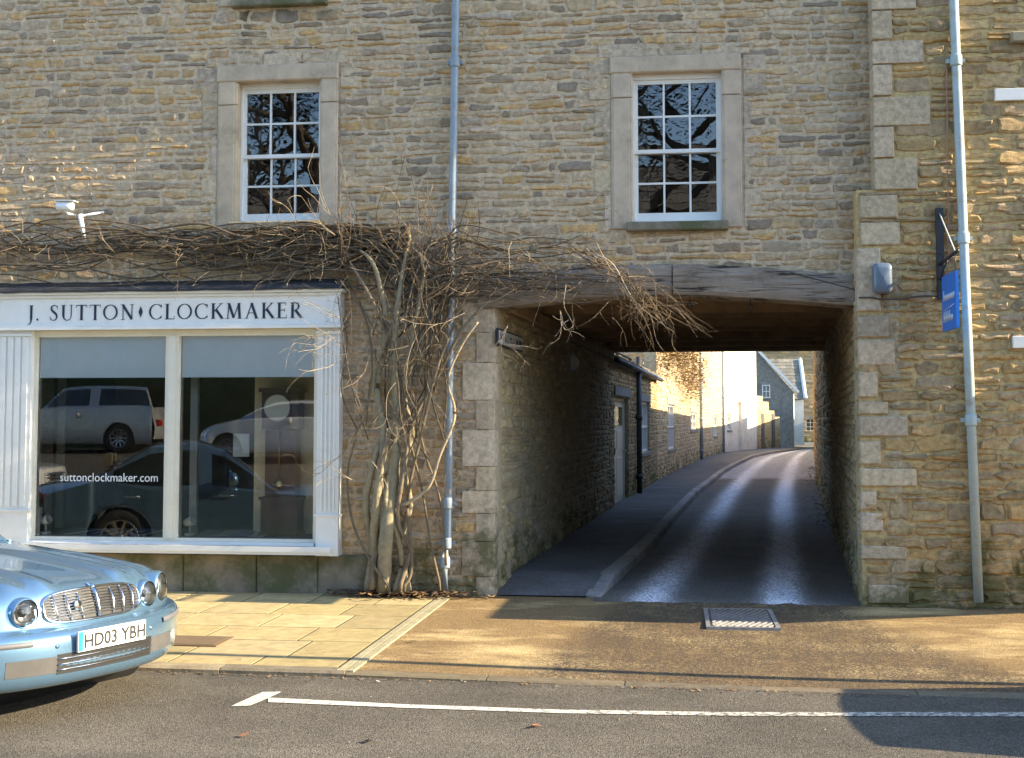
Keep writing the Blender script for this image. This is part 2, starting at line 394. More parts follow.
# passage left corner quoins (wrap into passage as their own depth)
z = -.05; k = 0
while z < 2.6:
    hh = rng.uniform(.2, .36)
    a = xa0 - (.30 if k % 2 else .17)
    yq = -.022 - rng.uniform(0, .01); ch = rng.uniform(.055, .08); yr_ = .30 if not k % 2 else .17
    mb.prism([(a + .003, yr_), (a + .003, yq), (xa0 + .012 - ch, yq), (xa0 + .004, yq + ch * .45), (xa0 + .012, yq + ch), (xa0 + .012, yr_)], lambda u, v, n: V((u, v, n)), z + .004, z + hh - .004, 0, jit(rng.choice([(.50, .41, .28), (.46, .375, .265), (.52, .43, .30)]), rng, .1))
    rubble(mb, O0, UX, NY, qx - .12, a, z, z + hh, seed=70 + k, rel=.012) if a - qx > -.05 else None
    z += hh; k += 1
# soot running down from the corner of the upper sill
for i_, f_ in enumerate(mb.f):
    cx_ = sum(mb.v[k][0] for k in f_) / len(f_); cz_ = sum(mb.v[k][2] for k in f_) / len(f_)
    du = abs(cx_ - X_(243)) / (.10 + .03 * mnoise.noise(V((cz_ * 5, 1, 2)))); dz_ = (cz_ - Z_(243, 62)) / (Z_(243, 6) - Z_(243, 62))
    k_ = max(0, 1 - du ** 2) * max(0, min(1, dz_ + .1)) * .8
    if cz_ > Z_(280, 26): k_ = max(k_, .6 * max(0, min(1, (cz_ - Z_(280, 26)) / .12)) * (1 if X_(232) < cx_ < X_(330) else 0) * (.6 + .4 * mnoise.noise(V((cx_ * 9, 0, 0)))))
    if k_ > 0: c = mb.c[i_]; mb.c[i_] = (c[0] * (1 - k_), c[1] * (1 - k_ * .96), c[2] * (1 - k_ * .9))
mb.build('front_wall', STONE, bA)

# mossy rendered plinth under the shop window
mb = MB(); rng = random.Random(8)
x = X_(-45); xe = X_(374)
while x < xe - .05:
    w = min(rng.uniform(.5, .95), xe - x)
    mb.bbox(O0, UX, ZU, NY, x + .002, x + w - .002, -.2, Z_(200, 553) - rng.uniform(0, .006), -.05, .045 + rng.uniform(0, .012), .015, 0, (.3, .3, .2)); x += w
mb.build('plinth', PLINTHM, bA)

# window stone dressings and sashes
def sash_window(h, reveal, sill_mossy=True, name='window'):
    x0, x1, z0, z1 = h
    x0 += .007; x1 -= .007; z1 -= .006
    fb = MB(); y = reveal; t = .024
    fb.box((x0, y, z0), (x0 + t, y + .12, z1)); fb.box((x1 - t, y, z0), (x1, y + .12, z1))
    fb.box((x0 + t, y, z1 - .05), (x1 - t, y + .12, z1)); fb.box((x0 + t, y - .02, z0), (x1 - t, y + .12, z0 + .03))
    xi0, xi1 = x0 + t, x1 - t; zi0, zi1 = z0 + .03, z1 - .05; zm = (zi0 + zi1) / 2 - .01
    gl = MB(); wrng = random.Random(int(x0 * 100))
    for (a, b, yy, bot) in ((zi0, zm + .02, y + .055, .075), (zm - .02, zi1, y + .02, .035)):
        s_ = .030
        fb.box((xi0, yy, a), (xi0 + s_, yy + .035, b)); fb.box((xi1 - s_, yy, a), (xi1, yy + .035, b))
        fb.box((xi0 + s_, yy + .001, a), (xi1 - s_, yy + .034, a + bot)); fb.box((xi0 + s_, yy + .001, b - .04), (xi1 - s_, yy + .034, b))
        gw = (xi1 - xi0 - 2 * s_); gz0, gz1 = a + bot, b - .04
        for i in (1, 2): fb.box((xi0 + s_ + gw * i / 3 - .009, yy + .004, gz0), (xi0 + s_ + gw * i / 3 + .009, yy + .03, gz1))
        zc = (gz0 + gz1) / 2; fb.box((xi0 + s_, yy + .006, zc - .009), (xi1 - s_, yy + .028, zc + .009))
        for i in range(3):
            for j in range(2):
                ga = xi0 + s_ + gw * i / 3; gb = ga + gw / 3; c = gz0 + (gz1 - gz0) * j / 2; d = c + (gz1 - gz0) / 2
                dy = [wrng.uniform(-.0018, .0018) for _ in range(3)]
                gl.add([(ga, yy + .018 + dy[0], c), (gb, yy + .018 + dy[1], c), (gb, yy + .018 + dy[1] + dy[2], d), (ga, yy + .018 + dy[0] + dy[2], d)], [(0, 1, 2, 3)])
    w = fb.build(name, WHITE, bA)
    gl.build('glass_pane', OLDGLASS, w)
    sb = MB(); rr = random.Random(int(x1 * 77))
    # moulded jamb stones
    cz = [(.0, .52), (.52, .8), (.8, 1.0)] if x0 > 0 else [(.0, .84), (.84, 1.0)]
    for s in (-1, 1):
        sb = MB()
        for (a, b) in cz:
            za = z0 - .06 + (z1 - z0 + .06) * a; zb = z0 - .06 + (z1 - z0 + .06) * b
            u0, u1 = (x0 - .19, x0 + .006) if s < 0 else (x1 - .006, x1 + .17)
            c = jit((.48, .39, .28), rr, .09)
            sb.bbox(O0, UX, ZU, NY, u0, u1, za + .002, zb - .002, -reveal - .03, .020, .010, 0, c)
            sb.bbox(O0, UX, ZU, NY, u0 + .02, u1 - .025, za + .004, zb - .004, .015, .026, .005, 0, c)
        sb.build('jamb', STONEC, w)
    lb = MB(); lb.bbox(O0, UX, ZU, NY, x0 - .20, x1 + .17, z1 - .005, z1 + .15, -reveal - .03, .034, .012, 0, (.47, .38, .275)); lb.build('lintel', STONEC, w)
    sl = MB(); sl.bbox(O0, UX, ZU, NY, x0 - .05, x1 + .04, z0 - .085, z0 - .002, -.24, .09, .012, 0, (.2, .19, .12)); sl.build('sill', PLINTHM, w)
    return w
w1 = sash_window(W1, .06)
w2 = sash_window(W2, .10); w3 = sash_window(W3, .12)
# black soot stain stone sill (upper window) is its sill; dark rooms behind the sashes
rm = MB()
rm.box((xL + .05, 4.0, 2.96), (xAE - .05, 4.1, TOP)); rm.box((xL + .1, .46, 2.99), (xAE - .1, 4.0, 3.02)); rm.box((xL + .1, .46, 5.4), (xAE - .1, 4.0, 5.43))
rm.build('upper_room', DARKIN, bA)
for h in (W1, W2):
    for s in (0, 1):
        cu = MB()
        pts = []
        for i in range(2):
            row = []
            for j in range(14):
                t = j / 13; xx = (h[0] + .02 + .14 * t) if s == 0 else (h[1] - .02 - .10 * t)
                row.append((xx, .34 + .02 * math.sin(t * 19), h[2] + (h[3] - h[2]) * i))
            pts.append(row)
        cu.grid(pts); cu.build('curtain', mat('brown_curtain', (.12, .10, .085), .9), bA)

# oak bressumer over the passage: gently arched, in two lengths
def beamz(px, top):
    T = [(450, 282), (500, 276), (560, 269), (616, 265), (700, 264), (787, 269), (858, 277)] if top else [(450, 313), (500, 307), (538, 303), (586, 298), (638, 295), (690, 295), (750, 297.5), (805, 301), (858, 306)]
    for (a, b), (c, d) in zip(T, T[1:]):
        if a <= px <= c: return b + (d - b) * (px - a) / (c - a)
    return T[-1][1]
bm = MB(); rb = random.Random(3)
for (p0, p1, yo) in ((478, 672, -.05), (673, 857, -.065)):
    n = 26; rows = []
    for i in range(n + 1):
        px = p0 + (p1 - p0) * i / n; x = X_(px, yo)
        zb = Z_(px, beamz(px, 0), yo) + rb.uniform(-.003, .003); zt = Z_(px, beamz(px, 1), yo) + rb.uniform(-.004, .006)
        row = []
        m = 7
        for j in range(m + 1):
            t = j / m; row.append((x, yo - .012 * math.sin(t * 3.14) + .008 * mnoise.noise(V((x * 2.5, t * 9, 2))) + (.012 if t < .01 or t > .99 else 0), zb + (zt - zb) * t))
        row = [(x, .33, zb)] + row + [(x, .33, zt)]
        rows.append(row)
    bm.grid(rows, sm=False); bm.add([rows[0][k] for k in range(len(rows[0]))], [list(range(len(rows[0])))]); bm.add([rows[-1][k] for k in range(len(rows[0]))], [list(range(len(rows[0])))])
for px in (690, 751):                          # iron ring hangers under the beam
    x = X_(px); z = Z_(px, beamz(px, 0))
    bm.tube([(x, .1, z + .01), (x, .1, z - .05)] + [(x + .02 * math.sin(a * .785), .1, z - .08 + .03 * math.cos(a * .785)) for a in range(9)], .005, 5, 1)
bm.build('timber_beam', [OAK, IRON], bA)

# passage
pf = XD(609, 22.0); qf = XD(826, 21.6)
LP0 = V((xa0, .0, 0)); LP1 = V((pf[0], pf[1], 0)); RP0 = V((X_(857.5, YB), YB + .02, 0)); RP1 = V((qf[0], qf[1], 0))
def passage_wall(a, b, nsign, name, seed, zt=2.95):
    U = (b - a).normalized(); N = V((U.y, -U.x, 0)) * nsign; L = (b - a).length
    m_ = MB(); slab(m_, a, U, N, 0, L, -.1, zt, .35, (), col=(.46, .38, .24))
    rubble(m_, a, U, N, .32 if nsign > 0 else .02, L, -.05, zt, (), hr=(.07, .13), wr=(.12, .34), rel=.02, pal=[(.46, .35, .19), (.41, .32, .19), (.50, .40, .24), (.38, .30, .19), (.44, .37, .25)], seed=seed)
    m_.build(name, STONE, bA); return U, N, L
UL, NL, LL = passage_wall(LP0, LP1, 1, 'passage_wall', 21)
UR, NR, LR = passage_wall(RP0, RP1, -1, 'passage_wall', 22)
yb = max(LP1.y, RP1.y)
cb = MB(); rg = random.Random(6); y = .34
while y < yb:
    w = .2; cb.box((xa0 - .2, y + .003, 2.93 + rg.uniform(0, .006)), (RP1.x + .5, y + w, 2.97), 0); y += w
cb.build('ceiling', OAKD, bA)
for i in range(9):
    y = .75 + i * (yb - 1.2) / 8.2
    j = MB(); j.bbox(V((0, y, 0)), UX, ZU, NY, xa0 - .2, RP1.x + .5, 2.80 + .02 * (i % 2), 2.93, 0, .13, .01); j.build('ceiling_joist', OAKD, bA)
j = MB(); j.bbox(V((0, yb, 0)), UX, ZU, NY, LP1.x - .5, RP1.x + .6, 2.745, 2.99, -.02, .3, .015); j.build('rear_lintel', OAKD, bA)
# timber wall plate on the left wall of the passage
j = MB(); a = LP0 + UL * .36 + NL * .0
j.bbox(a, UL, ZU, NL, 0, LL - .4, 2.62, 2.76, 0, .10, .012); j.build('wall_plate', OAKD, bA)

# rest of the body: rear wall, left wall, inner wall left of the passage, slate roof
rw = MB()
rw.box((xL, yb - .3, -.2), (LP1.x - .36, yb, TOP)); rw.box((LP1.x - .36, yb - .3, 2.99), (xAE + 1.0, yb, TOP)); rw.box((xL, .46, -.2), (xL + .4, yb - .3, TOP))
rw.build('rear_wall', FARSTONE, bA)
def slate_roof(mb, x0, x1, y0, z0, y1, z1, course=.25, seed=1, ov=.0):
    rg = random.Random(seed); n = int(math.hypot(y1 - y0, z1 - z0) / course)
    d = V((0, y1 - y0, z1 - z0)) / n; nr = V((0, -d.z, d.y)).normalized() * (1 if d.y > 0 else -1)
    for i in range(n):
        x = x0; a = V((0, y0, z0)) + d * i
        while x < x1 - .02:
            w = min(rg.uniform(.25, .5), x1 - x); t = rg.uniform(.02, .035)
            p = [V((x + .004, 0, 0)) + a + nr * t, V((x + w - .004, 0, 0)) + a + nr * t, V((x + w - .004, 0, 0)) + a + d * 1.1 + nr * .004, V((x + .004, 0, 0)) + a + d * 1.1 + nr * .004]
            q = [V((x + .004, 0, 0)) + a - nr * .02, V((x + w - .004, 0, 0)) + a - nr * .02]
            c = jit(rg.choice([(.17, .155, .13), (.2, .18, .145), (.14, .13, .115)]), rg, .15)
            mb.add(p + q, [(0, 1, 2, 3), (4, 5, 1, 0)], 0, c); x += w
rf = MB(); ym = yb / 2; slate_roof(rf, xL - .1, xAE + .05, -.25, TOP - .05, ym, TOP + 3.2, .34, 4); slate_roof(rf, xL - .1, xAE + .05, yb + .2, TOP - .05, ym, TOP + 3.2, .34, 5)
rf.build('roof', SLATE, bA)

# ------------------------------------------------------------------ right-hand building
bB = empty('stone_house', 'golden rubble stone building on the right with pale dressed corner stones and grey downpipe', 'building')
xB1 = 9.0; xB0 = X_(858, YB) ; xBu = X_(877, YB); zstep = Z_(865, 190, YB)
OB = V((0, YB, 0))
mb = MB()
slab(mb, OB, UX, NY, xB0, xB1, -.4, zstep, .32, (), col=MORT_B)
slab(mb, OB, UX, NY, xBu, xB1, zstep, TOP + .3, .32, (), col=MORT_B)
rgb = random.Random(12)
qh = []
# lower corner stones, read from the photograph: (px0, px1, y top, y bottom)
LOW = [(862, 882, 248, 312), (862, 890, 316, 338), (862, 895, 339, 366), (862, 877, 371, 398), (862, 887, 401, 415), (862, 906, 416, 437), (862, 879, 441, 465), (862, 914, 468, 487), (862, 874, 491, 510), (862, 880, 512, 532), (862, 903, 545, 560), (864, 902, 222, 246), (864, 900, 195, 219), (866, 904, 584, 604)]
for (a, b, c, d) in LOW:
    h = rect(a - 3, b, c, d, YB); qh.append(h)
    mb.bbox(OB, UX, ZU, NY, (xB0 - .008 if a < 864 else h[0] + .004), h[1] - .01, h[2] + .006, h[3] - .006, -.20, .022 + rgb.uniform(0, .012), .012, 0, jit((.50, .405, .28), rgb, .12))
UPQ = [(878, 922, -14, 10), (878, 897, 11, 40), (878, 928, 41, 64), (878, 896, 65, 96), (878, 934, 97, 126), (878, 897, 127, 158), (878, 920, 159, 190), (878, 899, -48, -16), (878, 926, -80, -50)]
for (a, b, c, d) in UPQ:
    h = rect(a, b, c, d, YB); qh.append(h)
    mb.bbox(OB, UX, ZU, NY, xBu - .006, h[1] - .006, h[2] + .003, h[3] - .003, -.19, .03, .006, 0, jit((.49, .395, .27), rgb, .07))
rubble(mb, OB, UX, NY, xB0 + .02, xB1, -.05, zstep, qh, hr=(.065, .135), wr=(.10, .36), rel=.024, pal=PAL_B, seed=31, rough=2.0, wav=.02, bias=lambda u, v: -.075 * min(1, max(0, (u - X_(905, YB)) * 1.5)) * (1 if v > .6 else .3))
rubble(mb, OB, UX, NY, xBu + .02, xB1, zstep, 6.2, qh, hr=(.08, .15), wr=(.14, .42), rel=.020, pal=PAL_B, seed=32, rough=1.7, wav=.012, bias=lambda u, v: -.075 * min(1, max(0, (u - X_(930, YB)) * 1.5)))
mb.build('front_wall', STONE, bB)
mb = MB()
mb.box((RP1.x + .36, yb - .3, -.2), (xB1, yb, TOP)); mb.box((xB1 - .4, YB + .33, -.2), (xB1, yb - .3, TOP)); mb.box((xBu + .02, YB + .33, 2.99), (xBu + .3, yb - .3, TOP + .2))
mb.build('rear_wall', FARSTONE, bB)
rf = MB(); slate_roof(rf, xBu - .05, xB1 + .2, YB - .2, TOP + .25, ym, TOP + 3.6, .34, 14); slate_roof(rf, xBu - .05, xB1 + .2, yb + .2, TOP + .25, ym, TOP + 3.6, .34, 15); rf.build('roof', SLATE, bB)
# plaques and sill end seen at the right edge
for (a, b, c, d, mt) in ((1000, 1030, 88, 100, WHITE), (1012, 1036, 336, 348, WHITE)):
    pm = MB(); h = rect(a, b, c, d, YB - .05); pm.bbox(V((0, YB, 0)), UX, ZU, NY, h[0], h[1], h[2], h[3], .01, .052, .004)
    o = pm.build('wall_plaque', mt, None, origin=(h[0], YB, h[2]))
    tag(o, 'blank white plaque high on the right wall beside the downpipe' if c < 200 else 'blank white plaque at mid height near the right edge of the golden wall', 'plaque')
w = rect(1016, 1075, 20, 43, YB)
wb = MB(); wb.bbox(V((0, YB, 0)), UX, ZU, NY, w[0], w[1] + .8, w[2], w[2] + .09, -.02, .09, .01, 0, (.28, .25, .18)); wb.build('window_sill', STONEC, bB)
# door hood and door added out of view, shaped to shade the wall foot
pr = empty('added_shade_hood', 'unseen lead covered door hood added to shade the wall foot at far right', 'door hood', (6.4, YB, 0))
hp = [(0, 1.4), (-.35, 1.75), (-.45, 1.9), (-.75, 2.25), (-1.15, 2.7), (-1.25, 2.8), (-1.25, 3.1), (0, 3.1)]
for x in (-.7, .58):
    m_ = MB(); m_.prism(hp, lambda u, v, n: V((n, u, v)), x, x + .14, 0, (.38, .33, .24)); m_.build('bracket', STONEC, pr)
m_ = MB(); m_.box((-.78, -1.32, 3.102), (.80, -.002, 3.17)); m_.build('roof', LEAD, pr)
m_ = MB(); m_.box((-.5, -.06, .02), (.5, -.035, 2.09)); m_.build('door', mat('dark_green_door', (.02, .05, .035), .4), pr)

# ------------------------------------------------------------------ shopfront
sf = empty('shopfront', 'cream and white painted shopfront with clockmaker name board above a two light window', 'shopfront', (X_(176), 0, 0))
SO = V((X_(176), 0, 0))
class LMB(MB):
    def build(s, name, mats, parent=None, **k):
        s.v = [(p[0] - SO.x, p[1] - SO.y, p[2] - SO.z) for p in s.v]; return MB.build(s, name, mats, parent, **k)
YS = -.10                                     # glazing frame plane
def sx(px, Y=YS): return X_(px, Y)
def sz(py, Y=YS, px=176): return Z_(px, py, Y)
m_ = LMB()
YF = -.18
fx0, fx1 = X_(-6, YF), X_(340, YF)
zf0, zf1 = Z_(176, 329, YF), Z_(176, 292, YF)
m_.box((fx0, YF, zf0 + .03), (fx1, -.012, zf1 - .02)); 
m_.box((fx0 - .015, YF - .03, zf0), (fx1 + .015, -.012, zf0 + .028)); m_.box((fx0 - .008, YF - .018, zf0 + .03), (fx1 + .008, YF - .001, zf0 + .045))
m_.box((fx0 - .01, YF - .02, zf1 - .045), (fx1 + .01, YF - .002, zf1 - .02))
m_.box((fx1 - .10, YF - .012, zf0 + .047), (fx1, YF - .001, zf1 - .047)); m_.box((fx0, YF - .012, zf0 + .047), (fx0 + .06, YF - .001, zf1 - .047))
m_.build('name_board', WHITE, sf)
m_ = LMB(); m_.box((fx0 - .03, YF - .045, zf1 - .018), (fx1 + .03, -.012, zf1 + .012), 0)
m_.build('cornice', CREAM, sf)
m_ = LMB(); n = 40; rows = []
rl = random.Random(2)
for i in range(n + 1):
    x = fx0 - .04 + (fx1 - fx0 + .08) * i / n; e = rl.uniform(-.004, .004)
    rows.append([(x, YF - .058, zf1 + .004 + e), (x, YF - .056, zf1 + .022 + e), (x, YF - .03, zf1 + .05), (x, -.03, zf1 + .12 + e)])
m_.grid(rows, sm=False); m_.build('lead_flashing', LEAD, sf)
# pilasters with reeding and plinth blocks
for (a, b) in ((-1, 33), (318, 340)):
    m_ = LMB(); YP = -.15
    x0, x1 = X_(a, YP), X_(b, YP); zt = zf0 - .001; zb = Z_(176, 513 if a > 50 else 511, YP)
    m_.box((x0, YP, zb), (x1, -.012, zt)); n = 4 if a > 50 else 4
    w = (x1 - x0 - .05) / n
    for i in range(n):
        xx = x0 + .025 + w * i; m_.box((xx + .012, YP - .014, zb + .03), (xx + w - .012, YP - .001, zt - .06))
    m_.box((x0 - .012, YP - .03, zb - .018), (x1 + .014, -.012, zb - .001)); m_.box((x0 + .003, YP - .02, Z_(176, 554 if a > 50 else 549, YP)), (x1 + .003, -.012, zb - .019))
    m_.box((x0 - .01, YP - .022, zt - .055), (x1 + .01, YP - .001, zt - .03))
    m_.build('pilaster', WHITE, sf)
# frame, mullion, sill
m_ = LMB(); x0, x1 = sx(33), sx(318); zt = zf0 - .002; zb = sz(541)
xg0, xg1 = sx(38), sx(315); zg0 = sz(538); zg1 = sz(336); xm0, xm1 = sx(167), sx(180)
m_.box((x0, YS, zb), (xg0, 0.04, zt)); m_.box((xg1, YS, zb), (x1, .04, zt)); m_.box((xg0, YS + .001, zg1), (xg1, .04, zt)); m_.box((xg0, YS + .001, zb), (xg1, .04, zg0)); m_.box((xm0, YS - .01, zg0), (xm1, .03, zg1))
m_.box((xm0 + .03, YS - .022, zg0), (xm1 - .03, YS - .011, zg1))
m_.build('window_frame', CREAM, sf)
m_ = LMB(); ysl = -.24; m_.box((X_(22, ysl), ysl, Z_(176, 551, ysl)), (X_(332, ysl), -.012, Z_(176, 545.5, ysl))); m_.box((X_(22, ysl) + .01, ysl + .012, Z_(176, 551, ysl) + .026 - .05), (X_(332, ysl) - .01, -.012, Z_(176, 551, ysl) - .001))
m_.add([(x0, YS - .1, zb - .025), (x1, YS - .1, zb - .025), (x1, YS + .01, zb), (x0, YS + .01, zb)], [(0, 1, 2, 3)])
m_.build('sill', WHITE, sf)
for (a, b) in ((xg0, xm0), (xm1, xg1)):
    m_ = LMB(); m_.add([(a - .005, YS + .05, zg0 - .005), (b + .005, YS + .05, zg0 - .005), (b + .005, YS + .05, zg1 + .005), (a - .005, YS + .05, zg1 + .005)], [(0, 1, 2, 3)]); m_.build('glass_pane', GLASS, sf)
    m_ = LMB(); rows = []
    for i in range(25):
        t = i / 24; rows.append([(a + .005 + (b - a - .01) * t, YS + .065 + .002 * math.sin(t * 9), z) for z in (sz(376), zg1 + .02)])
    m_.grid(rows); m_.box((a + .005, YS + .058, sz(376) - .012), (b - .005, YS + .072, sz(376)), 0)
    m_.build('roller_blind', mat('pale_blind_cloth', (.90, .94, .95), .8, var=.03), sf)

# lettering: thick and thin roman capitals drawn as strokes
def arc(cx, cy, rx, ry, a0, a1, wt=.13, wn=.04, n=18):
    o = []
    for i in range(n + 1):
        a = R(a0 + (a1 - a0) * i / n); o.append((cx + rx * math.cos(a), cy + ry * math.sin(a), wn + (wt - wn) * abs(math.cos(a)) ** 1.3))
    return o
TK, TN = .165, .065
def srf(x, y, w=.30): return [(x - w / 2, y, .03), (x + w / 2, y, .03)]
GLY = {
 'J': (.42, [[(.24, 1, TK), (.24, .15, TK), (.22, -.08, .10), (.14, -.22, .06), (.03, -.24, .05)], srf(.24, .985)]),
 '.': (.26, [[(.06, .07, .14), (.18, .07, .14)]]),
 'S': (.60, [[(.50, .76, .03), (.47, .90, .04), (.38, .985, .045), (.26, .985, .06), (.14, .90, .10), (.11, .76, .12), (.18, .63, .14), (.31, .52, .15), (.43, .40, .14), (.47, .25, .12), (.43, .1, .09), (.32, .01, .05), (.2, .01, .045), (.1, .08, .04), (.06, .24, .03)], [(.50, .72, .025), (.50, .98, .025)], [(.06, .02, .025), (.06, .27, .025)]]),
 'U': (.86, [[(.18, 1, TK), (.18, .35, TK), (.21, .16, .11), (.30, .04, .06), (.43, .0, .045), (.56, .04, .05), (.65, .16, .05), (.68, .35, TN), (.68, 1, TN)], srf(.18, .985), srf(.68, .985, .24)]),
 'T': (.76, [[(.37, 1, TK), (.37, 0, TK)], [(.03, .97, .055), (.71, .97, .055)], [(.04, .97, .03), (.04, .80, .03)], [(.70, .97, .03), (.70, .80, .03)], srf(.37, .015)]),
 'O': (.98, [arc(.47, .5, .40, .47, 0, 180), arc(.47, .5, .40, .47, 180, 360)]),
 'N': (.92, [[(.18, 1, TN), (.18, 0, TN)], [(.16, .97, TK), (.73, .04, TK)], [(.74, 1, TN), (.74, 0, TN)], srf(.14, .985, .26), srf(.18, .015, .26), srf(.74, .985, .26)]),
 'C': (.88, [arc(.49, .5, .41, .48, 42, 318), [(.79, .72, .03), (.79, .97, .03)], [(.79, .28, .03), (.79, .06, .03)]]),
 'L': (.68, [[(.18, 1, TK), (.18, 0, TK)], [(.18, .025, .05), (.62, .025, .05)], [(.61, .02, .03), (.63, .24, .03)], srf(.18, .985), srf(.12, .015, .2)]),
 'K': (.84, [[(.18, 1, TK), (.18, 0, TK)], [(.24, .48, TN), (.66, .97, TN)], [(.34, .60, TK), (.74, .03, TK)], srf(.18, .985), srf(.18, .015), srf(.66, .985, .24), srf(.75, .015, .24)]),
 'M': (1.06, [[(.2, 1, TN), (.13, 0, TN)], [(.2, .98, TK), (.5, .06, TK)], [(.5, .04, TN), (.8, .98, TN)], [(.8, 1, TK), (.87, 0, TK)], srf(.13, .015, .24), srf(.87, .015, .28), srf(.15, .985, .18), srf(.85, .985, .18)]),
 'A': (.90, [[(.12, 0, TN), (.44, 1, TN)], [(.42, 1.0, TK), (.74, 0, TK)], [(.23, .36, .045), (.62, .36, .045)], srf(.11, .015, .24), srf(.75, .015, .28)]),
 'E': (.70, [[(.18, 1, TK), (.18, 0, TK)], [(.18, .975, .05), (.58, .975, .05)], [(.18, .52, .05), (.5, .52, .05)], [(.18, .025, .05), (.62, .025, .05)], [(.57, .98, .03), (.57, .8, .03)], [(.5, .62, .03), (.5, .42, .03)], [(.61, .02, .03), (.63, .22, .03)], srf(.12, .985, .2), srf(.12, .015, .2)]),
 'R': (.82, [[(.18, 1, TK), (.18, 0, TK)], [(.18, .975, .05), (.36, .975, .05), (.5, .92, .09), (.56, .76, .13), (.5, .59, .09), (.36, .51, .05), (.18, .5, .05)], [(.36, .5, TK), (.72, .02, TK)], srf(.16, .985, .26), srf(.18, .015), srf(.74, .015, .2)]),
 ' ': (.42, []), '*': (.66, []),
}
def lettering(mb, txt, x, z, H, y, xs=1.0, track=.0, wfix=None):
    tot = sum(GLY[c][0] + track for c in txt)
    if wfix: xs = wfix / (tot * H)
    k = 0
    for ch in txt:
        adv, st = GLY[ch]
        if ch == '*':
            c = x + .26 * H * xs; mb.add([(c, y, z + .12 * H), (c + .15 * H, y, z + .5 * H), (c, y, z + .88 * H), (c - .15 * H, y, z + .5 * H)], [(0, 1, 2, 3)])
        for s in st:
            k += 1; yy = y - .0002 * (k % 7)
            L_ = []; Rr = []
            for i, (u, v, w) in enumerate(s):
                p = V((u * xs, v)); a = s[max(i - 1, 0)]; b = s[min(i + 1, len(s) - 1)]
                d = V(((b[0] - a[0]) * xs, b[1] - a[1])); d.normalize(); nn_ = V((-d.y, d.x)) * w / 2
                L_.append((x + (p.x + nn_.x) * H, yy, z + (p.y + nn_.y) * H)); Rr.append((x + (p.x - nn_.x) * H, yy, z + (p.y - nn_.y) * H))
            mb.grid([L_, Rr], sm=False)
        x += (adv + track) * H * xs
m_ = LMB()
lettering(m_, 'J. SUTTON*CLOCKMAKER', X_(28, YF), Z_(176, 319.3, YF), Z_(176, 303.8, YF) - Z_(176, 319.3, YF), YF - .004, track=.10, wfix=X_(305, YF) - X_(28, YF))
m_.build('lettering', BLACKL, sf)
# web address on the glass
cw = mat('white_vinyl', (.75, .78, .78), .6, var=0)
xe_, ze_ = X_(161.5, YS + .045), Z_(120, 481.5, YS + .045)
me_x = Matrix.Translation(V((xe_, YS + .044, ze_)) - SO) @ Matrix.Rotation(math.pi / 2, 4, 'X')
text_obj('web_address', 'suttonclockmaker.com', .115, me_x, cw, sf, .0003, .92, 'RIGHT')

# ------------------------------------------------------------------ shop interior
ri = MB(); yb2 = 2.3; zf = zg0 + .0; zc_ = zg1 + .25; ix0, ix1 = X_(15), X_(345)
ri.box((ix0 - .1, .46, zf - .6), (ix0, yb2, zc_)); ri.box((ix1, .46, zf - .6), (ix1 + .1, yb2, zc_)); ri.box((ix0, yb2, zf - .6), (ix1, yb2 + .1, zc_)); ri.box((ix0, .45, zc_), (ix1, yb2, zc_ + .05))
ri.box((ix0, .46, zf - .65), (ix1, yb2, zf - .6))
ri.build('shop_room', mat('shop_room_paint', (.12, .11, .09), .9), bA)
wbm = MB(); wbm.box((X_(34), .05, zf - .04), (X_(318), .95, zf - .005)); wbm.build('window_bed', mat('window_bed_cloth', (.22, .30, .42), .8), bA)
pb = MB(); pb.box((X_(40, .9), .92, zf - .004), (X_(66, .9), .95, zc_ - .01)); pb.build('panel', mat('cream_panel', (.5, .47, .38), .8), bA)
pb = MB(); pb.box((X_(194, .3), .25, zf - .004), (X_(201, .3), .30, zc_ - .01)); pb.build('post', mat('white_post', (.6, .62, .6), .6), bA)
pb = MB(); pb.box((X_(256, .52), .52, zf - .5), (ix1 - .01, .56, zc_ - .01)); pb.build('partition', mat('buff_wall_paint', (.85, .72, .46), .8), bA)
# display papers on the bed
rp = random.Random(9); k = 0
for i in range(11):
    x = X_(60) + i * .185 + rp.uniform(-.02, .02); y = .12 + rp.uniform(0, .1); 
    if X_(160) < x + .1 < X_(186): continue
    pm = MB(); a = rp.uniform(-.5, -.2) if i < 6 else rp.uniform(-.1, .1); w, d = (.09, .42) if i < 6 else (.16, .36)
    c, s_ = math.cos(a), math.sin(a)
    def T(u, v, n): return (u * c - v * s_, u * s_ + v * c, n)
    pm.add([T(0, 0, 0), T(w, 0, 0), T(w, d, .02), T(0, d, .02), T(0, 0, -.003), T(w, 0, -.003), T(w, d, .017), T(0, d, .017)], [(0, 1, 2, 3), (7, 6, 5, 4), (0, 4, 5, 1), (1, 5, 6, 2), (2, 6, 7, 3), (3, 7, 4, 0)])
    o = pm.build('display_card', mat('card_blue_white' if i % 2 else 'card_pale', (.35, .5, .68) if i % 2 else (.7, .72, .74), .4), None); o.location = (x, y, zf + .002)
    tag(o, 'long narrow pale cards fanned out on the left half of the shop window bed' if i < 6 else 'flat printed cards laid side by side on the right half of the shop window bed', 'display card', 'long cards in the left window light' if i < 6 else 'flat cards in the right window light')
# notice on the glass
pm = MB(); pm.box((0, 0, 0), (X_(249) - X_(233), .002, Z_(240, 434) - Z_(240, 457))); o = pm.build('paper_notice', mat('notice_paper', (.6, .62, .6), .8), None, kind=None); o.location = (X_(233, YS), YS + .056, Z_(240, 457, YS))
tag(o, 'small blank paper notice stuck inside the right hand shop window glass', 'notice')
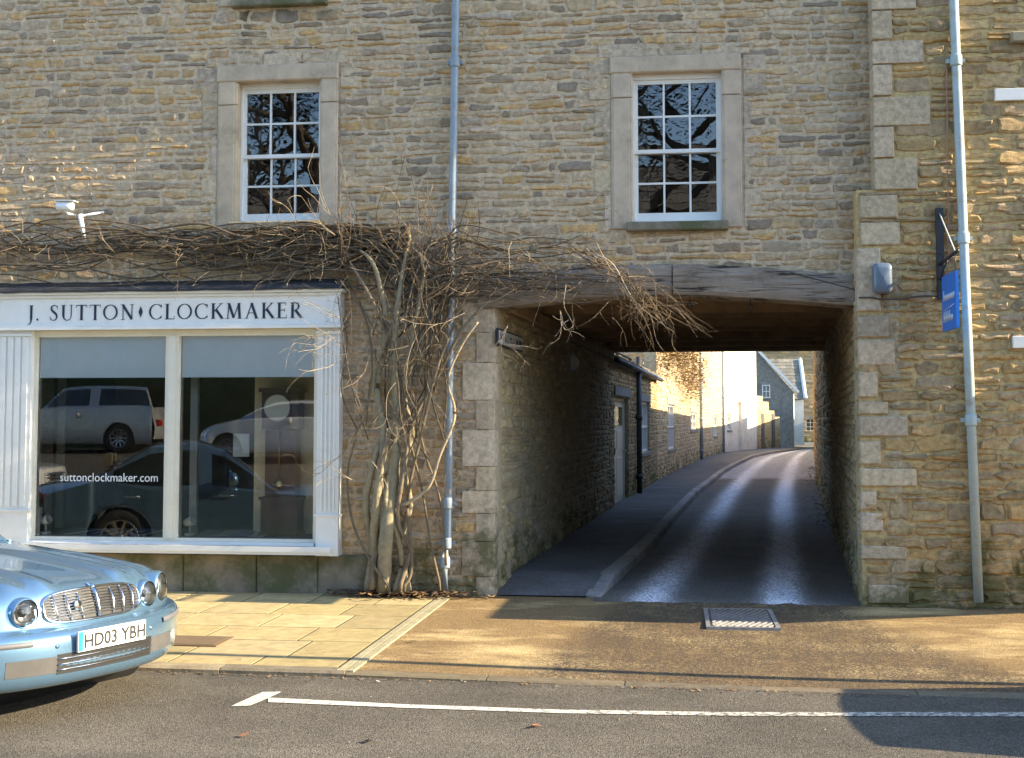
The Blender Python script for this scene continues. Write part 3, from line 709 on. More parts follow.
# little white spot lamps
for (px, lab) in ((52, 'white swivelling spot lamp at the far left end of the shop window bed'), (194, 'white swivelling spot lamp on the window bed just right of the mullion')):
    e = empty('spot_lamp', lab, 'spot lamp', (X_(px, .12), .10, zf))
    m_ = MB(); m_.lathe((0, 0, 0), (0, 0, 1), [(0, 0), (0, .05), (.03, .05), (.03, 0)], 16); m_.tube([(0, 0, .03), (0, 0, .11)], .008, 6); m_.build('base', WHITE, e)
    m_ = MB(); m_.lathe((-.05, 0, .12), (1, -.3, .35), [(0, 0), (0, .03), (.03, .038), (.10, .046), (.105, .04), (.08, .03), (.08, 0)], 16); m_.build('lamp_head', WHITE, e)
# longcase clock
e = empty('longcase_clock', 'tall dark wood longcase clock with round pale dial inside the right hand shop window', 'clock', (X_(281, .25), .25, zf - .02))
CW = mat('mahogany', (.11, .04, .018), .3, var=.4, vs=5, coat=.4); BR = mat('brass', (.6, .45, .2), .3, 1.0)
ws = (X_(298, .25) - X_(262, .25)) / 2; Zc = lambda py: Z_(281, py, .25) - (zf - .02)
m_ = MB(); m_.box((-ws, 0, 0), (ws, .22, Zc(498))); m_.box((-ws * .82, .02, Zc(497)), (ws * .82, .2, Zc(430))); m_.box((-ws, 0, Zc(429)), (ws, .22, Zc(392))); m_.box((-ws * 1.12, -.03, Zc(392)), (ws * 1.12, .24, Zc(388)))
m_.box((-ws * 1.08, -.02, Zc(500)), (ws * 1.08, .23, Zc(497))); m_.box((-ws * 1.08, -.02, 0.001), (ws * 1.08, .23, .05)); m_.build('case', CW, e)
m_ = MB(); m_.lathe((-.02, -.012, Zc(408)), (0, -1, 0), [(0, 0), (0, ws * .72), (.012, ws * .72), (.02, ws * .66), (.014, ws * .6), (.014, 0)], 32); m_.build('dial', mat('ivory_dial', (.8, .74, .58), .4, var=.05), e)
m_ = MB(); m_.tube([(0, .0, Zc(430)), (0, -.01, Zc(478))], .006, 6); m_.lathe((0, -.02, Zc(484)), (0, -1, 0), [(0, 0), (0, .05), (.015, .045), (.015, 0)], 20); m_.build('pendulum', BR, e)
# ------------------------------------------------------------------ downpipes
def downpipe(name, pts, r, m, label, joints, parent_loc, shoe=None):
    e = empty(name, label, 'downpipe', parent_loc); o = V(parent_loc)
    q = [V(p) - o for p in pts]
    b = MB(); b.tube(q, r, 14); b.build('pipe', m, e)
    def at(z):
        for a, c in zip(q, q[1:]):
            if min(a.z, c.z) <= z <= max(a.z, c.z): return a + (c - a) * ((z - a.z) / (c.z - a.z))
        return q[0]
    for z in joints:
        c = at(z); b = MB()
        b.lathe(c - V((0, 0, .05)), (0, 0, 1), [(0, r), (0, r * 1.22), (.012, r * 1.28), (.085, r * 1.28), (.10, r * 1.18), (.10, r)], 16)
        b.box((c.x - r * 2.0, c.y + r * .3, c.z - .018), (c.x + r * 2.0, c.y + r * 1.35, c.z + .018))
        b.build('pipe_collar', m, e)
    return e
a0 = P(455, 0, -.07); a1 = P(447.5, 588, -.10)
z_ = lambda py: Z_(450, py, -.08)
def lp(py): t = (py - 0) / 588; return X_(455 + (447.5 - 455) * t, -.08)
pts = [V((lp(-160) + .03, -.08, z_(-200))), V((lp(0), -.08, z_(0))), V((lp(300), -.08, z_(300))), V((lp(540), -.08, z_(540))), V((lp(556) - .012, -.115, z_(556))), V((lp(586) - .015, -.12, z_(590)))]
downpipe('downpipe', pts, .036, PIPE, 'blue grey painted downpipe rising behind the wisteria between shopfront and passage', [z_(62), z_(232), z_(503), z_(543), z_(562)], (pts[-1].x, -.1, 0))
YP2 = YB - .07
def rp_(py): return X_(960 + 12 * py / 603, YP2)
zr = lambda py: Z_(966, py, YP2)
pts = [V((rp_(-200), YP2, zr(-200))), V((rp_(0), YP2, zr(0))), V((rp_(300), YP2, zr(300))), V((rp_(603), YP2, zr(602)))]
downpipe('downpipe', pts, .040, PIPEW, 'pale green grey downpipe running down the golden stone wall on the right', [zr(60), zr(238), zr(420), zr(-100)], (pts[-1].x, YP2, 0))
# thin pink wire by the right pipe, cable under the lamp
m_ = MB(); rg = random.Random(4); pts = []
for i in range(24):
    py = 60 + 205 * i / 23; pts.append((X_(951 - 3 * i / 23 + rg.uniform(-.5, .5), YB), YB - .035, Z_(950, py, YB)))
m_.tube([(pts[0][0] + .04, YB - .03, pts[0][2] - .03)] + pts, .006, 5); o = m_.build('cable', mat('pink_cable', (.42, .2, .14), .6), None, origin=pts[-1])
tag(o, 'thin reddish cable clipped vertically to the golden wall left of the pale downpipe', 'cable')
m_ = MB(); pts = [(X_(858 + 7 * i, YB), YB - .04 - (.0), Z_(860, 296 + (2 if i < 3 else 4) + 3 * (i > 5) * math.sin(i * .5), YB)) for i in range(15)]
m_.tube(pts, .007, 5); m_.tube([(X_(790 + 6 * i), -.075, Z_(800, 273 + i * 1.7)) for i in range(12)], .006, 5)
o = m_.build('cable', mat('dark_cable', (.06, .055, .05), .7), None, origin=pts[0]); tag(o, 'dark cable running sideways from the timber beam under the grey bulkhead lamp', 'cable')
# bulkhead lamp
lx, lz = X_(883, YB - .08), Z_(883, 278, YB - .08)
e = empty('wall_lamp', 'blue grey rounded bulkhead lamp fixed to the corner stones right of the passage', 'lamp', (lx, YB, lz))
m_ = MB(); w, h = .082, .135
def rrect(w, h, r, n=5):
    o = []
    for (cx, cy, a0) in ((w - r, h - r, 0), (-w + r, h - r, 90), (-w + r, -h + r, 180), (w - r, -h + r, 270)):
        for i in range(n + 1): a = R(a0 + 90 * i / n); o.append((cx + r * math.cos(a), cy + r * math.sin(a)))
    return o
rings = []
for (s, y) in ((1, -.02), (1, -.07), (.97, -.09), (.88, -.105), (.6, -.115), (.05, -.118)):
    rings.append([(u * s, y, v * s) for (u, v) in rrect(w, h, .045)] + [(w * s, y, (h - .045) * s)])
m_.grid(rings); m_.build('cover', mat('grey_lamp_cover', (.13, .17, .22), .3), e)
m_ = MB(); m_.box((-.06, -.02, -.11), (.06, .0, .11)); m_.build('back_box', mat('lamp_back', (.2, .22, .24), .6), e)
# hanging sign on iron bracket
sx0 = X_(940, YB); e = empty('hanging_sign', 'narrow blue hanging sign on a black wall bracket left of the pale downpipe', 'sign', (sx0, YB, Z_(940, 300, YB)))
zb0 = Z_(940, 300, YB); zz = lambda py, Y: Z_(948, py, Y) - zb0
m_ = MB(); m_.box((-.032, -.06, 0), (.032, -.028, Z_(940, 209, YB) - zb0)); 
for t in (.1, .5, .9): m_.lathe((0, -.06, t * .8), (0, -1, 0), [(0, .01), (.006, .008), (.006, 0)], 8)
m_.tube([(0.0, -.05, zz(262, YB - .2)), (0.0, -.75, zz(262, YB - .2) + .03)], .014, 6)
m_.tube([(0, -.05, zz(262, YB - .2) - .14), (0.0, -.16, zz(262, YB - .2) - .07), (0.0, -.32, zz(262, YB - .2) - .005)], .010, 6)
m_.tube([(0.0, -.05, zz(214, YB)), (0.0, -.66, zz(262, YB - .2) + .025)], .006, 5, 1)
m_.build('bracket', [IRON, mat('pale_stay', (.55, .55, .5), .5)], e)
SB = mat('blue_sign_paint', (.012, .17, .62), .4, var=.06)
zt_, zbm = zz(274, YB - .4), zz(330, YB - .4)
m_ = MB()
prof = [(-.14, zbm), (-.70, zbm), (-.70, zt_), (-.14, zt_)]
m_.prism(prof, lambda u, v, n: V((n, u, v)), -.012, .012); m_.build('sign_panel', SB, e)
for y in (-.2, -.64):
    m_ = MB(); m_.tube([(0, y, zt_), (0, y, zz(262, YB - .2) + .01)], .004, 5); m_.build('hook', IRON, e)
m_ = MB(); rg = random.Random(17)
for (zc0, k) in ((zt_ - .20, 6), (zt_ - .38, 5)):        # script strokes too small to read
    y = -.22
    for i in range(k):
        hh = rg.choice([.05, .05, .09]); m_.tube([(-.014, y, zc0 - .02), (-.014, y - .02, zc0 + hh - .02), (-.014, y - .045, zc0 - .015), (-.014, y - .055, zc0 + .03)], .004, 4); y -= .075
m_.tube([(-.014, -.2, zt_ - .30), (-.014, -.64, zt_ - .27)], .003, 4)
m_.build('lettering', cw, e)
# security camera and stub bracket on the left
def wp(px, py, Y): q = P(px, py, Y); return q
e = empty('security_camera', 'small white security camera on wall above the left end of shopfront', 'camera', wp(66, 207, 0))
o0 = V(e.location); WP = mat('white_plastic', (.75, .78, .8), .35, var=.03)
a, b = wp(57, 206, -.22) - o0, wp(73, 206.5, -.22) - o0
m_ = MB(); m_.lathe(a, b - a, [(0, 0), (0, .035), (.015, .042), ((b - a).length * .75, .042), ((b - a).length, .036), ((b - a).length, 0)], 16)
m_.add([a + V((-.01, -.05, .052)), b + V((.03, -.05, .052)), b + V((.03, .05, .052)), a + V((-.01, .05, .052)), a + V((-.01, -.05, .046)), b + V((.03, -.05, .046)), b + V((.03, .05, .046)), a + V((-.01, .05, .046))], [(0, 1, 2, 3), (4, 7, 6, 5), (0, 4, 5, 1), (1, 5, 6, 2), (2, 6, 7, 3), (3, 7, 4, 0)])
m_.build('housing', WP, e)
m_ = MB(); m_.tube([(a + b) / 2 + V((0, 0, -.04)), (a + b) / 2 + V((.0, .06, -.06)), (a + b) / 2 + V((.0, .22, -.05))], .012, 8); m_.build('arm', WP, e)
e = empty('pipe_stub', 'white angled metal stub bracket above the vine beside the security camera', 'bracket', wp(85, 245, 0)); o0 = V(e.location)
m_ = MB(); m_.tube([wp(85, 243, -.10) - o0, wp(80, 214, -.16) - o0], .022, 10); m_.tube([wp(80, 216, -.15) - o0, wp(104, 212, -.03) - o0], .012, 8); m_.build('tube', WP, e)
# street name plate and small lamp inside the passage
def onleft(px, py, off):            # pixel on the left passage wall (offset inward)
    d = ray(px, py); A = LP0 + NL * off; t = (A - CAMLOC).dot(NL) / d.dot(NL); return CAMLOC + d * t
pa, pb_ = onleft(499, 338, .045), onleft(523.5, 341, .045)
s0 = (pa - LP0).dot(UL); s1 = (pb_ - LP0).dot(UL); zc0 = (pa.z + onleft(511, 341, .045).z) / 2
e = empty('street_name_plate', 'old white street name plate with dark border on passage wall by the left corner', 'sign', LP0 + UL * s0 + V((0, 0, zc0 - .07)))
m_ = MB(); m_.bbox(V((0, 0, 0)), UL, ZU, NL, 0, s1 - s0, 0, .16, .02, .04, .003, 0); m_.build('frame', IRON, e)
m_ = MB(); m_.bbox(V((0, 0, 0)), UL, ZU, NL, .02, s1 - s0 - .02, .018, .142, .03, .043, .002, 0); m_.build('panel', mat('old_white_enamel', (.5, .5, .46), .5, var=.1, stain=((.25, .2, .13), 14, .5, .65, .6)), e)
m_ = MB(); rg = random.Random(3); u = .07
while u < s1 - s0 - .08: # worn, unreadable letters
    m_.bbox(V((0, 0, 0)), UL, ZU, NL, u, u + .018, .045, .115, .042, .0445, .001, 0); 
    if rg.random() < .6: m_.bbox(V((0, 0, 0)), UL, ZU, NL, u + .018, u + .05, rg.choice([.045, .075, .1]), rg.choice([.06, .085, .115]) + .0, .042, .0445, .001, 0)
    u += .085
m_.build('worn_lettering', IRON, e)
pa = onleft(571, 362, .05)
e = empty('passage_lamp', 'small white bulkhead lamp on the left wall inside the covered passage', 'lamp', pa - NL * .05)
m_ = MB(); m_.bbox(V((0, 0, 0)), UL, ZU, NL, -.16, .16, -.13, .14, .0, .06, .03, 0); m_.build('base', mat('lamp_base_grey', (.25, .25, .24), .6), e)
m_ = MB(); m_.lathe(NL * .06, NL, [(0, .12), (.05, .10), (.08, .05), (.085, 0)], 16); m_.build('cover', mat('opal_cover', (.55, .56, .55), .3), e)

# ------------------------------------------------------------------ wisteria: trunks, old stems, branches and bare twigs
BARK = mat('wisteria_bark', (.25, .2, .13), .9, attr=True, var=.25, vs=20, bump=.003, bs=40, spec=.2)
rg = random.Random(99)
TWC = [(.19, .14, .09), (.13, .095, .06), (.25, .19, .13), (.38, .31, .22), (.15, .11, .075), (.24, .19, .13), (.12, .09, .06)]  # pale entries paint in sunlit twigs among the dark ones
OLDC = [(.10, .08, .055), (.085, .07, .05), (.13, .10, .07)]
wx = X_(398); wist = empty('wisteria', 'leafless wisteria with twisted grey trunk climbing beside the shopfront and sprawling over the beam', 'climbing plant', (wx, -.12, 0))
WO = V((wx, -.12, 0))
class WMB(MB):
    def build(s, name, mats, parent=None, **k):
        s.v = [(p[0] - WO.x, p[1] - WO.y, p[2] - WO.z) for p in s.v]; return MB.build(s, name, mats, parent, **k)
def smooth(pts, n=5):
    pts = [V(p) for p in pts]; out = []
    for i in range(len(pts) - 1):
        p0, p1, p2, p3 = pts[max(i - 1, 0)], pts[i], pts[i + 1], pts[min(i + 2, len(pts) - 1)]
        for j in range(n):
            t = j / n; out.append(.5 * ((2 * p1) + (p2 - p0) * t + (2 * p0 - 5 * p1 + 4 * p2 - p3) * t * t + (3 * p1 - p0 - 3 * p2 + p3) * t ** 3))
    out.append(pts[-1]); return out
def W(px, py, Y): return P(px, py, Y)
def taper(n, a, b): return [a + (b - a) * i / (n - 1) for i in range(n)]
# trunks: (pixel path, start radius, end radius)
TR = [([(368, 586), (372, 548), (366, 505), (374, 462), (384, 425), (374, 385), (384, 345), (398, 310), (392, 268)], .036, .02, -.17),
      ([(408, 587), (400, 545), (410, 505), (404, 468), (412, 432), (404, 392), (416, 352), (430, 318), (424, 275)], .032, .018, -.15),
      ([(384, 586), (386, 540), (393, 480), (396, 420), (394, 350), (400, 290), (410, 235)], .070, .030, -.19),
      ([(378, 582), (374, 540), (378, 490), (384, 440), (378, 390), (386, 330), (376, 270), (360, 250)], .046, .02, -.20),
      ([(396, 588), (402, 565), (396, 530), (386, 505), (392, 460), (402, 410), (408, 360), (420, 300), (428, 250)], .032, .016, -.20),
      ([(372, 584), (376, 556), (388, 520), (380, 470), (390, 430), (400, 395), (388, 340), (372, 300), (350, 262)], .024, .012, -.22),
      ([(400, 586), (408, 560), (410, 548), (398, 520), (404, 470), (414, 420), (440, 372), (462, 330), (490, 300)], .022, .014, -.2),
      ([(404, 586), (412, 566), (408, 500), (420, 440), (436, 372), (452, 330), (470, 290), (500, 262)], .016, .012, -.26),
      ([(390, 588), (370, 560), (352, 520), (348, 470), (362, 420), (372, 380), (366, 320), (340, 280)], .013, .007, -.24),
      ([(440, 585), (430, 540), (422, 490), (410, 440), (404, 400), (412, 350), (440, 300), (452, 262)], .012, .008, -.15),
      ([(446, 560), (440, 500), (424, 450), (414, 400), (404, 340), (414, 280), (432, 240)], .012, .007, -.25)]
for path, r0, r1, Y in TR:
    b = WMB(); n = len(path)
    pp = smooth([W(px, py, Y + (-.05 * math.sin(i * 1.7 + r0 * 90)) + (.02 if i == 0 else 0)) for i, (px, py) in enumerate(path)], 7)
    rr = [min(a, .006 + (len(pp) - 1 - i) * .0016 + r1 * .2) * (1 + .05 * math.sin(i * .5 + r0 * 50) + .05 * math.sin(i * 2.3)) for i, a in enumerate(taper(len(pp), r0, r1))]
    pp[0].z = max(-.05, pp[0].z - .05)
    b.tube(pp, rr, 9, 0, (.26, .225, .145) if r0 > .03 else rg.choice([(.15, .12, .08), (.2, .16, .11)])); b.build('stem', BARK, wist)
# old branches trained along the wall
br = WMB(); spine = []
def branch(path, r0, r1, col=None, sub=6, n=6):
    pp = smooth(path, sub); br.tube(pp, taper(len(pp), r0, r1), n, 0, col or rg.choice(OLDC)); spine.append(pp); return pp
for i in range(46):                                   # to the left above the shop
    y0 = rg.uniform(236, 290); x = 410; pts = [(x, rg.uniform(225, 320))]
    x = 370
    yb_ = rg.uniform(232, 286)
    while x > -110:
        pts.append((x, yb_ + rg.uniform(-14, 12))); x -= rg.uniform(35, 70)
    if rg.random() < .45: pts = pts[:rg.randint(3, 7)]
    branch([W(px, py, -rg.uniform(.06, .22)) for px, py in pts], rg.uniform(.007, .017), .005)
for i in range(34):                                   # to the right over the beam
    pts = [(rg.uniform(395, 440), rg.uniform(240, 340))]; x = 455; end = rg.uniform(520, 640); yb_ = rg.uniform(236, 296)
    while x < end:
        pts.append((x, yb_ + rg.uniform(-9, 9) + (x - 455) * .03)); x += rg.uniform(25, 50)
    branch([W(px, py, -rg.uniform(.08, .30)) for px, py in pts], rg.uniform(.005, .011), .003)
for i in range(26):                                   # thicket round the trunk head
    x0 = rg.uniform(356, 448); pts = [(x0, rg.uniform(340, 470))]
    y = pts[0][1]; x = x0
    while y > rg.uniform(190, 260):
        y -= rg.uniform(35, 60); x += rg.uniform(-22, 22); pts.append((max(338, min(478, x)), y))
    branch([W(px, py, -rg.uniform(.06, .36)) for px, py in pts], rg.uniform(.004, .010), .003)
for i in range(16):                                   # falling spray to the right end
    pts = [(rg.uniform(560, 600), rg.uniform(240, 270)), (rg.uniform(600, 630), rg.uniform(258, 282)), (rg.uniform(628, 655), rg.uniform(280, 305)), (rg.uniform(655, 705), rg.uniform(298, 336))]
    branch([W(px, py, -rg.uniform(.16, .42)) for px, py in pts], rg.uniform(.004, .008), .0015, rg.choice(TWC))
# named thick bough right of trunk, sunlight put in as a paler bark colour
branch([W(*p, -.38) for p in [(404, 505), (428, 488), (440, 455), (455, 415), (448, 380), (462, 345), (478, 322)]], .017, .010, (.33, .27, .18))
br.build('branches', BARK, wist)
tw = WMB()
def twig(p, d, L, r, curl=.5, grav=-.15, n=7, col=None, fork=.5, sides=4):
    pts = [V(p)]; d = V(d).normalized(); st = L / n; cc = col or rg.choice(TWC)
    ax = V((rg.uniform(-1, 1), rg.uniform(-1, 1), rg.uniform(-1, 1))).normalized() * curl
    for i in range(n):
        d = (d + (ax.cross(d)) * (1.4 / n) + V((rg.uniform(-.16, .16), rg.uniform(-.16, .16), rg.uniform(-.16, .16) + grav / n * 2))).normalized()
        q = pts[-1] + d * st
        if q.y > -.03: q.y = -.03 - rg.uniform(0, .02); d.y = -abs(d.y) * .4
        pts.append(q)
        if rg.random() < fork / n * 2 and L > .12 and i > 0:
            twig(q, d + V((rg.uniform(-1, 1), rg.uniform(-.8, .3), rg.uniform(-.7, .9))) * .9, L * rg.uniform(.3, .6), r * .7, curl, grav, max(3, n - 2), cc, fork * .5, 3)
    tw.tube(pts, taper(len(pts), r, r * .35), sides, 0, cc, True, False)
allp = [(p, s) for s in spine for p in s]
for i in range(760):
    p, s = rg.choice(allp)
    px_bias = p.z
    d = (rg.uniform(-1, 1), rg.uniform(-1.0, .0), rg.uniform(-.9, 1.0))
    twig(p, d, rg.uniform(.10, .42), rg.uniform(.0017, .0036), rg.uniform(.2, 1.6), rg.uniform(-.25, .15))
for i in range(70):                                    # upright shoots over the trunk head and above shop
    px = rg.choice([rg.uniform(330, 480), rg.uniform(380, 470), rg.uniform(240, 360), rg.uniform(-20, 30)])
    twig(W(px, rg.uniform(236, 268), -rg.uniform(.08, .3)), (rg.uniform(-.5, .5), rg.uniform(-.5, 0), 1), rg.uniform(.15, .42), rg.uniform(.0018, .0032), .6, .05)
for i in range(42):                                    # long curly streamers hanging down by the trunk
    px = rg.uniform(345, 480)
    twig(W(px, rg.uniform(270, 470), -rg.uniform(.14, .4)), (rg.uniform(-.8, .8), rg.uniform(-.6, .1), rg.uniform(-1, .2)), rg.uniform(.4, .95), rg.uniform(.0018, .0036), 1.3, -.3, 12)
for i in range(30):                                    # fine ends of the falling spray
    twig(W(rg.uniform(600, 680), rg.uniform(268, 318), -rg.uniform(.2, .42)), (rg.uniform(.3, 1), rg.uniform(-.4, .1), rg.uniform(-.9, -.1)), rg.uniform(.25, .5), .002, .4, -.3, 8)
for (px, py, dx, dz, L) in ((340, 318, -1, .15, .42), (338, 330, -1, -.2, .4), (345, 345, -1, .25, .5), (352, 480, -1, .5, .35), (330, 215, -.8, 1, .5), (335, 235, -1, .8, .5), (560, 310, .1, -1, .3), (508, 325, -.4, -1, .35), (505, 345, 1, -.3, .3)):
    for k in range(3): twig(W(px, py, -.3), (dx + rg.uniform(-.2, .2), -.3, dz + rg.uniform(-.25, .25)), L, .003, .6, -.1, 9, (.38, .31, .22))
# one curl hanging under the beam
tw.tube(smooth([W(566, 285, -.3), W(564, 305, -.32), W(570, 318, -.33), W(573, 326, -.34), W(566, 330, -.35), W(563, 324, -.34), W(569, 320, -.33)], 6), .0035, 5, 0, (.34, .28, .2))
o = tw.build('twigs', BARK, wist, kind='stuff')
# dead leaf litter at the foot
lf = MB(); rl = random.Random(4)
def leaf(b, x, y, z, s, rl, col):
    a = rl.uniform(0, 6.28); t1 = rl.uniform(-.5, .7)
    c, s_ = math.cos(a), math.sin(a); P_ = [(-s, 0, 0), (0, -.5 * s, .15 * s), (s, 0, t1 * s), (0, .5 * s, .25 * s)]
    b.add([(x + c * u - s_ * v, y + s_ * u + c * v, z + .003 + abs(w)) for u, v, w in P_], [(0, 1, 2), (0, 2, 3)], 0, col)
LFC = [(.20, .11, .05), (.13, .08, .045), (.28, .17, .07), (.09, .06, .04)]
for i in range(900):
    px = rl.gauss(408, 34); x = X_(max(310, min(500, px))); leaf(lf, x, -.06 - abs(rl.gauss(0, .12)), rl.uniform(0, .05), rl.uniform(.015, .04), rl, jit(rl.choice(LFC), rl))
LEAFM = mat('dead_leaf', (.2, .12, .05), .8, attr=True, var=.2, vs=30)
o = lf.build('leaf_litter', LEAFM, None, kind='stuff'); tag(o, 'brown dead leaves and broken twigs heaped around the foot of the wisteria', 'leaf litter')
# ------------------------------------------------------------------ ground
def ground_mat(name, base, aggr=.35, lo=None, bands=None, streak=None, spec=.25, rough=.85, scale=160, patch=None):
    m = bpy.data.materials.new(name); m.use_nodes = True; nt = m.node_tree; L = nt.links.new
    b = nt.nodes['Principled BSDF']; b.inputs['Roughness'].default_value = rough; b.inputs['Specular IOR Level'].default_value = spec
    tc = nn(nt, 'ShaderNodeTexCoord')
    def noise_(sc, det=4, ro=.6, stretch=None):
        n = nn(nt, 'ShaderNodeTexNoise'); n.inputs['Scale'].default_value = sc; n.inputs['Detail'].default_value = det; n.inputs['Roughness'].default_value = ro
        if stretch:
            mp = nn(nt, 'ShaderNodeMapping'); mp.inputs['Scale'].default_value = stretch[:3]; mp.inputs['Rotation'].default_value = (0, 0, stretch[3]); L(tc.outputs['Object'], mp.inputs[0]); L(mp.outputs[0], n.inputs['Vector'])
        else: L(tc.outputs['Object'], n.inputs['Vector'])
        return n.outputs['Fac']
    def rng_(src, a, b_, c, d):
        r = nn(nt, 'ShaderNodeMapRange'); r.inputs['From Min'].default_value = a; r.inputs['From Max'].default_value = b_; r.inputs['To Min'].default_value = c; r.inputs['To Max'].default_value = d; L(src, r.inputs['Value']); return r.outputs[0]
    def mul(a, b_):
        r = nn(nt, 'ShaderNodeMath', operation='MULTIPLY'); L(a, r.inputs[0])
        if isinstance(b_, (int, float)): r.inputs[1].default_value = b_
        else: L(b_, r.inputs[1])
        return r.outputs[0]
    big = rng_(noise_(1.1, 5), .3, .7, .78, 1.2)
    vo = nn(nt, 'ShaderNodeTexVoronoi'); vo.inputs['Scale'].default_value = scale; L(tc.outputs['Object'], vo.inputs['Vector'])
    sp = nn(nt, 'ShaderNodeSeparateColor'); L(vo.outputs['Color'], sp.inputs[0])
    grain = rng_(sp.outputs[0], 0, 1, 1 - aggr, 1 + aggr * 1.4)
    fine = rng_(noise_(26, 5, .75), .3, .7, .8, 1.2)
    f = mul(mul(big, grain), fine)
    sc = nn(nt, 'ShaderNodeVectorMath', operation='SCALE'); sc.inputs[0].default_value = base; L(f, sc.inputs['Scale']); src = sc.outputs[0]
    def mixin(fac, col):
        nonlocal src
        cs = nn(nt, 'ShaderNodeVectorMath', operation='SCALE'); cs.inputs[0].default_value = col; L(grain, cs.inputs['Scale'])
        mx = nn(nt, 'ShaderNodeMix', data_type='RGBA'); L(fac, mx.inputs['Factor']); L(src, mx.inputs['A']); L(cs.outputs[0], mx.inputs['B']); src = mx.outputs['Result']
    if streak:
        col, st, a, b_, amt = streak; mixin(mul(rng_(noise_(1.0, 7, .65, st), a, b_, 0, 1), amt), col)
    if patch:
        col, s_, a, b_, amt = patch; mixin(mul(rng_(noise_(s_, 7, .7), a, b_, 0, 1), amt), col)
    # worn gritty wheel tracks, damp sheen painted in pale: an attribute painted on the sheet marks the two tracks
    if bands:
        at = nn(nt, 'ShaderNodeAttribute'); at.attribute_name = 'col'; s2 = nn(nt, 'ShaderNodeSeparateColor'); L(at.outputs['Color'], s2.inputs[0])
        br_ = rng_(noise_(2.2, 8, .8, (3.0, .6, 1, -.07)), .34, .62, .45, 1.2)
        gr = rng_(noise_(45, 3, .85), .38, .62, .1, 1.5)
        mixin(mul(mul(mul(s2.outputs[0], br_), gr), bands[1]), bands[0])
    L(src, b.inputs['Base Color'])
    bp = nn(nt, 'ShaderNodeBump'); bp.inputs['Distance'].default_value = .004
    h = nn(nt, 'ShaderNodeMath', operation='ADD'); L(vo.outputs['Distance'], h.inputs[0]); L(noise_(40, 4, .7), h.inputs[1]); L(h.outputs[0], bp.inputs['Height']); L(bp.outputs[0], b.inputs['Normal'])
    return m
ASPH = ground_mat('road_asphalt', (.098, .086, .069), .6, spec=.25, streak=((.17, .15, .12), (.25, 1.1, 1, 0), .52, .7, .5), patch=((.055, .048, .04), .9, .50, .70, .6))
LANEM = ground_mat('lane_asphalt', (.14, .128, .115), .55, bands=((.92, .92, .98), 1.7), spec=.22, rough=.88)  # blue-white bands put damp sheen into the colour of the worn tracks
FOOTM = ground_mat('footway_asphalt', (.125, .122, .12), .4, patch=((.22, .22, .23), .9, .5, .7, .6), spec=.2)
TANM = ground_mat('crossover_asphalt', (.23, .155, .075), .35, streak=((.55, .42, .21), (.75, 1.5, 1, .35), .48, .66, .9), patch=((.11, .085, .055), 1.1, .52, .72, .5), bands=((.085, .064, .044), 1.2), spec=.2)
SLABM = mat('paving_slab', (.35, .3, .19), .9, attr=True, var=.22, vs=9, bump=.0015, bs=60, spec=.2, stain=((.24, .21, .10), 2.4, .5, .72, .5))
KERBM = mat('kerb_stone', (.24, .2, .14), .9, attr=True, var=.25, vs=9, bump=.004, bs=40, spec=.2)
JOINTM = mat('joint_moss_and_dirt', (.06, .055, .03), 1.0, var=.3, vs=20)
EARTH = mat('ground_base', (.09, .08, .06), 1.0)

KY = -3.42                                       # kerb line
def kerb_y(x): return KY - .035 * (x + 3)
gb = MB(); gb.add([(-400, -400, -.30), (400, -400, -.30), (400, 400, -.30), (-400, 400, -.30)], [(0, 1, 2, 3)]); gb.build('ground', EARTH, kind='structure')
# road: flat to y=-10 then rising gently over the market square
rows = []
for y in [0, -1, -2, -3, -4, -5, -6, -8, -10, -12, -14, -16, -18, -20, -24, -30, -45]:
    yy = -3.2 + y; z = -.075 + (max(0, (-yy - 10.5)) * .075 if yy > -22 else 11.5 * .075)
    rows.append([(x, yy, z) for x in (-45, -30, -15, -8, -4, 0, 4, 8, 15, 30, 45)])
rb_ = MB(); rb_.grid(rows, sm=True); rb_.build('road', ASPH, kind='structure')
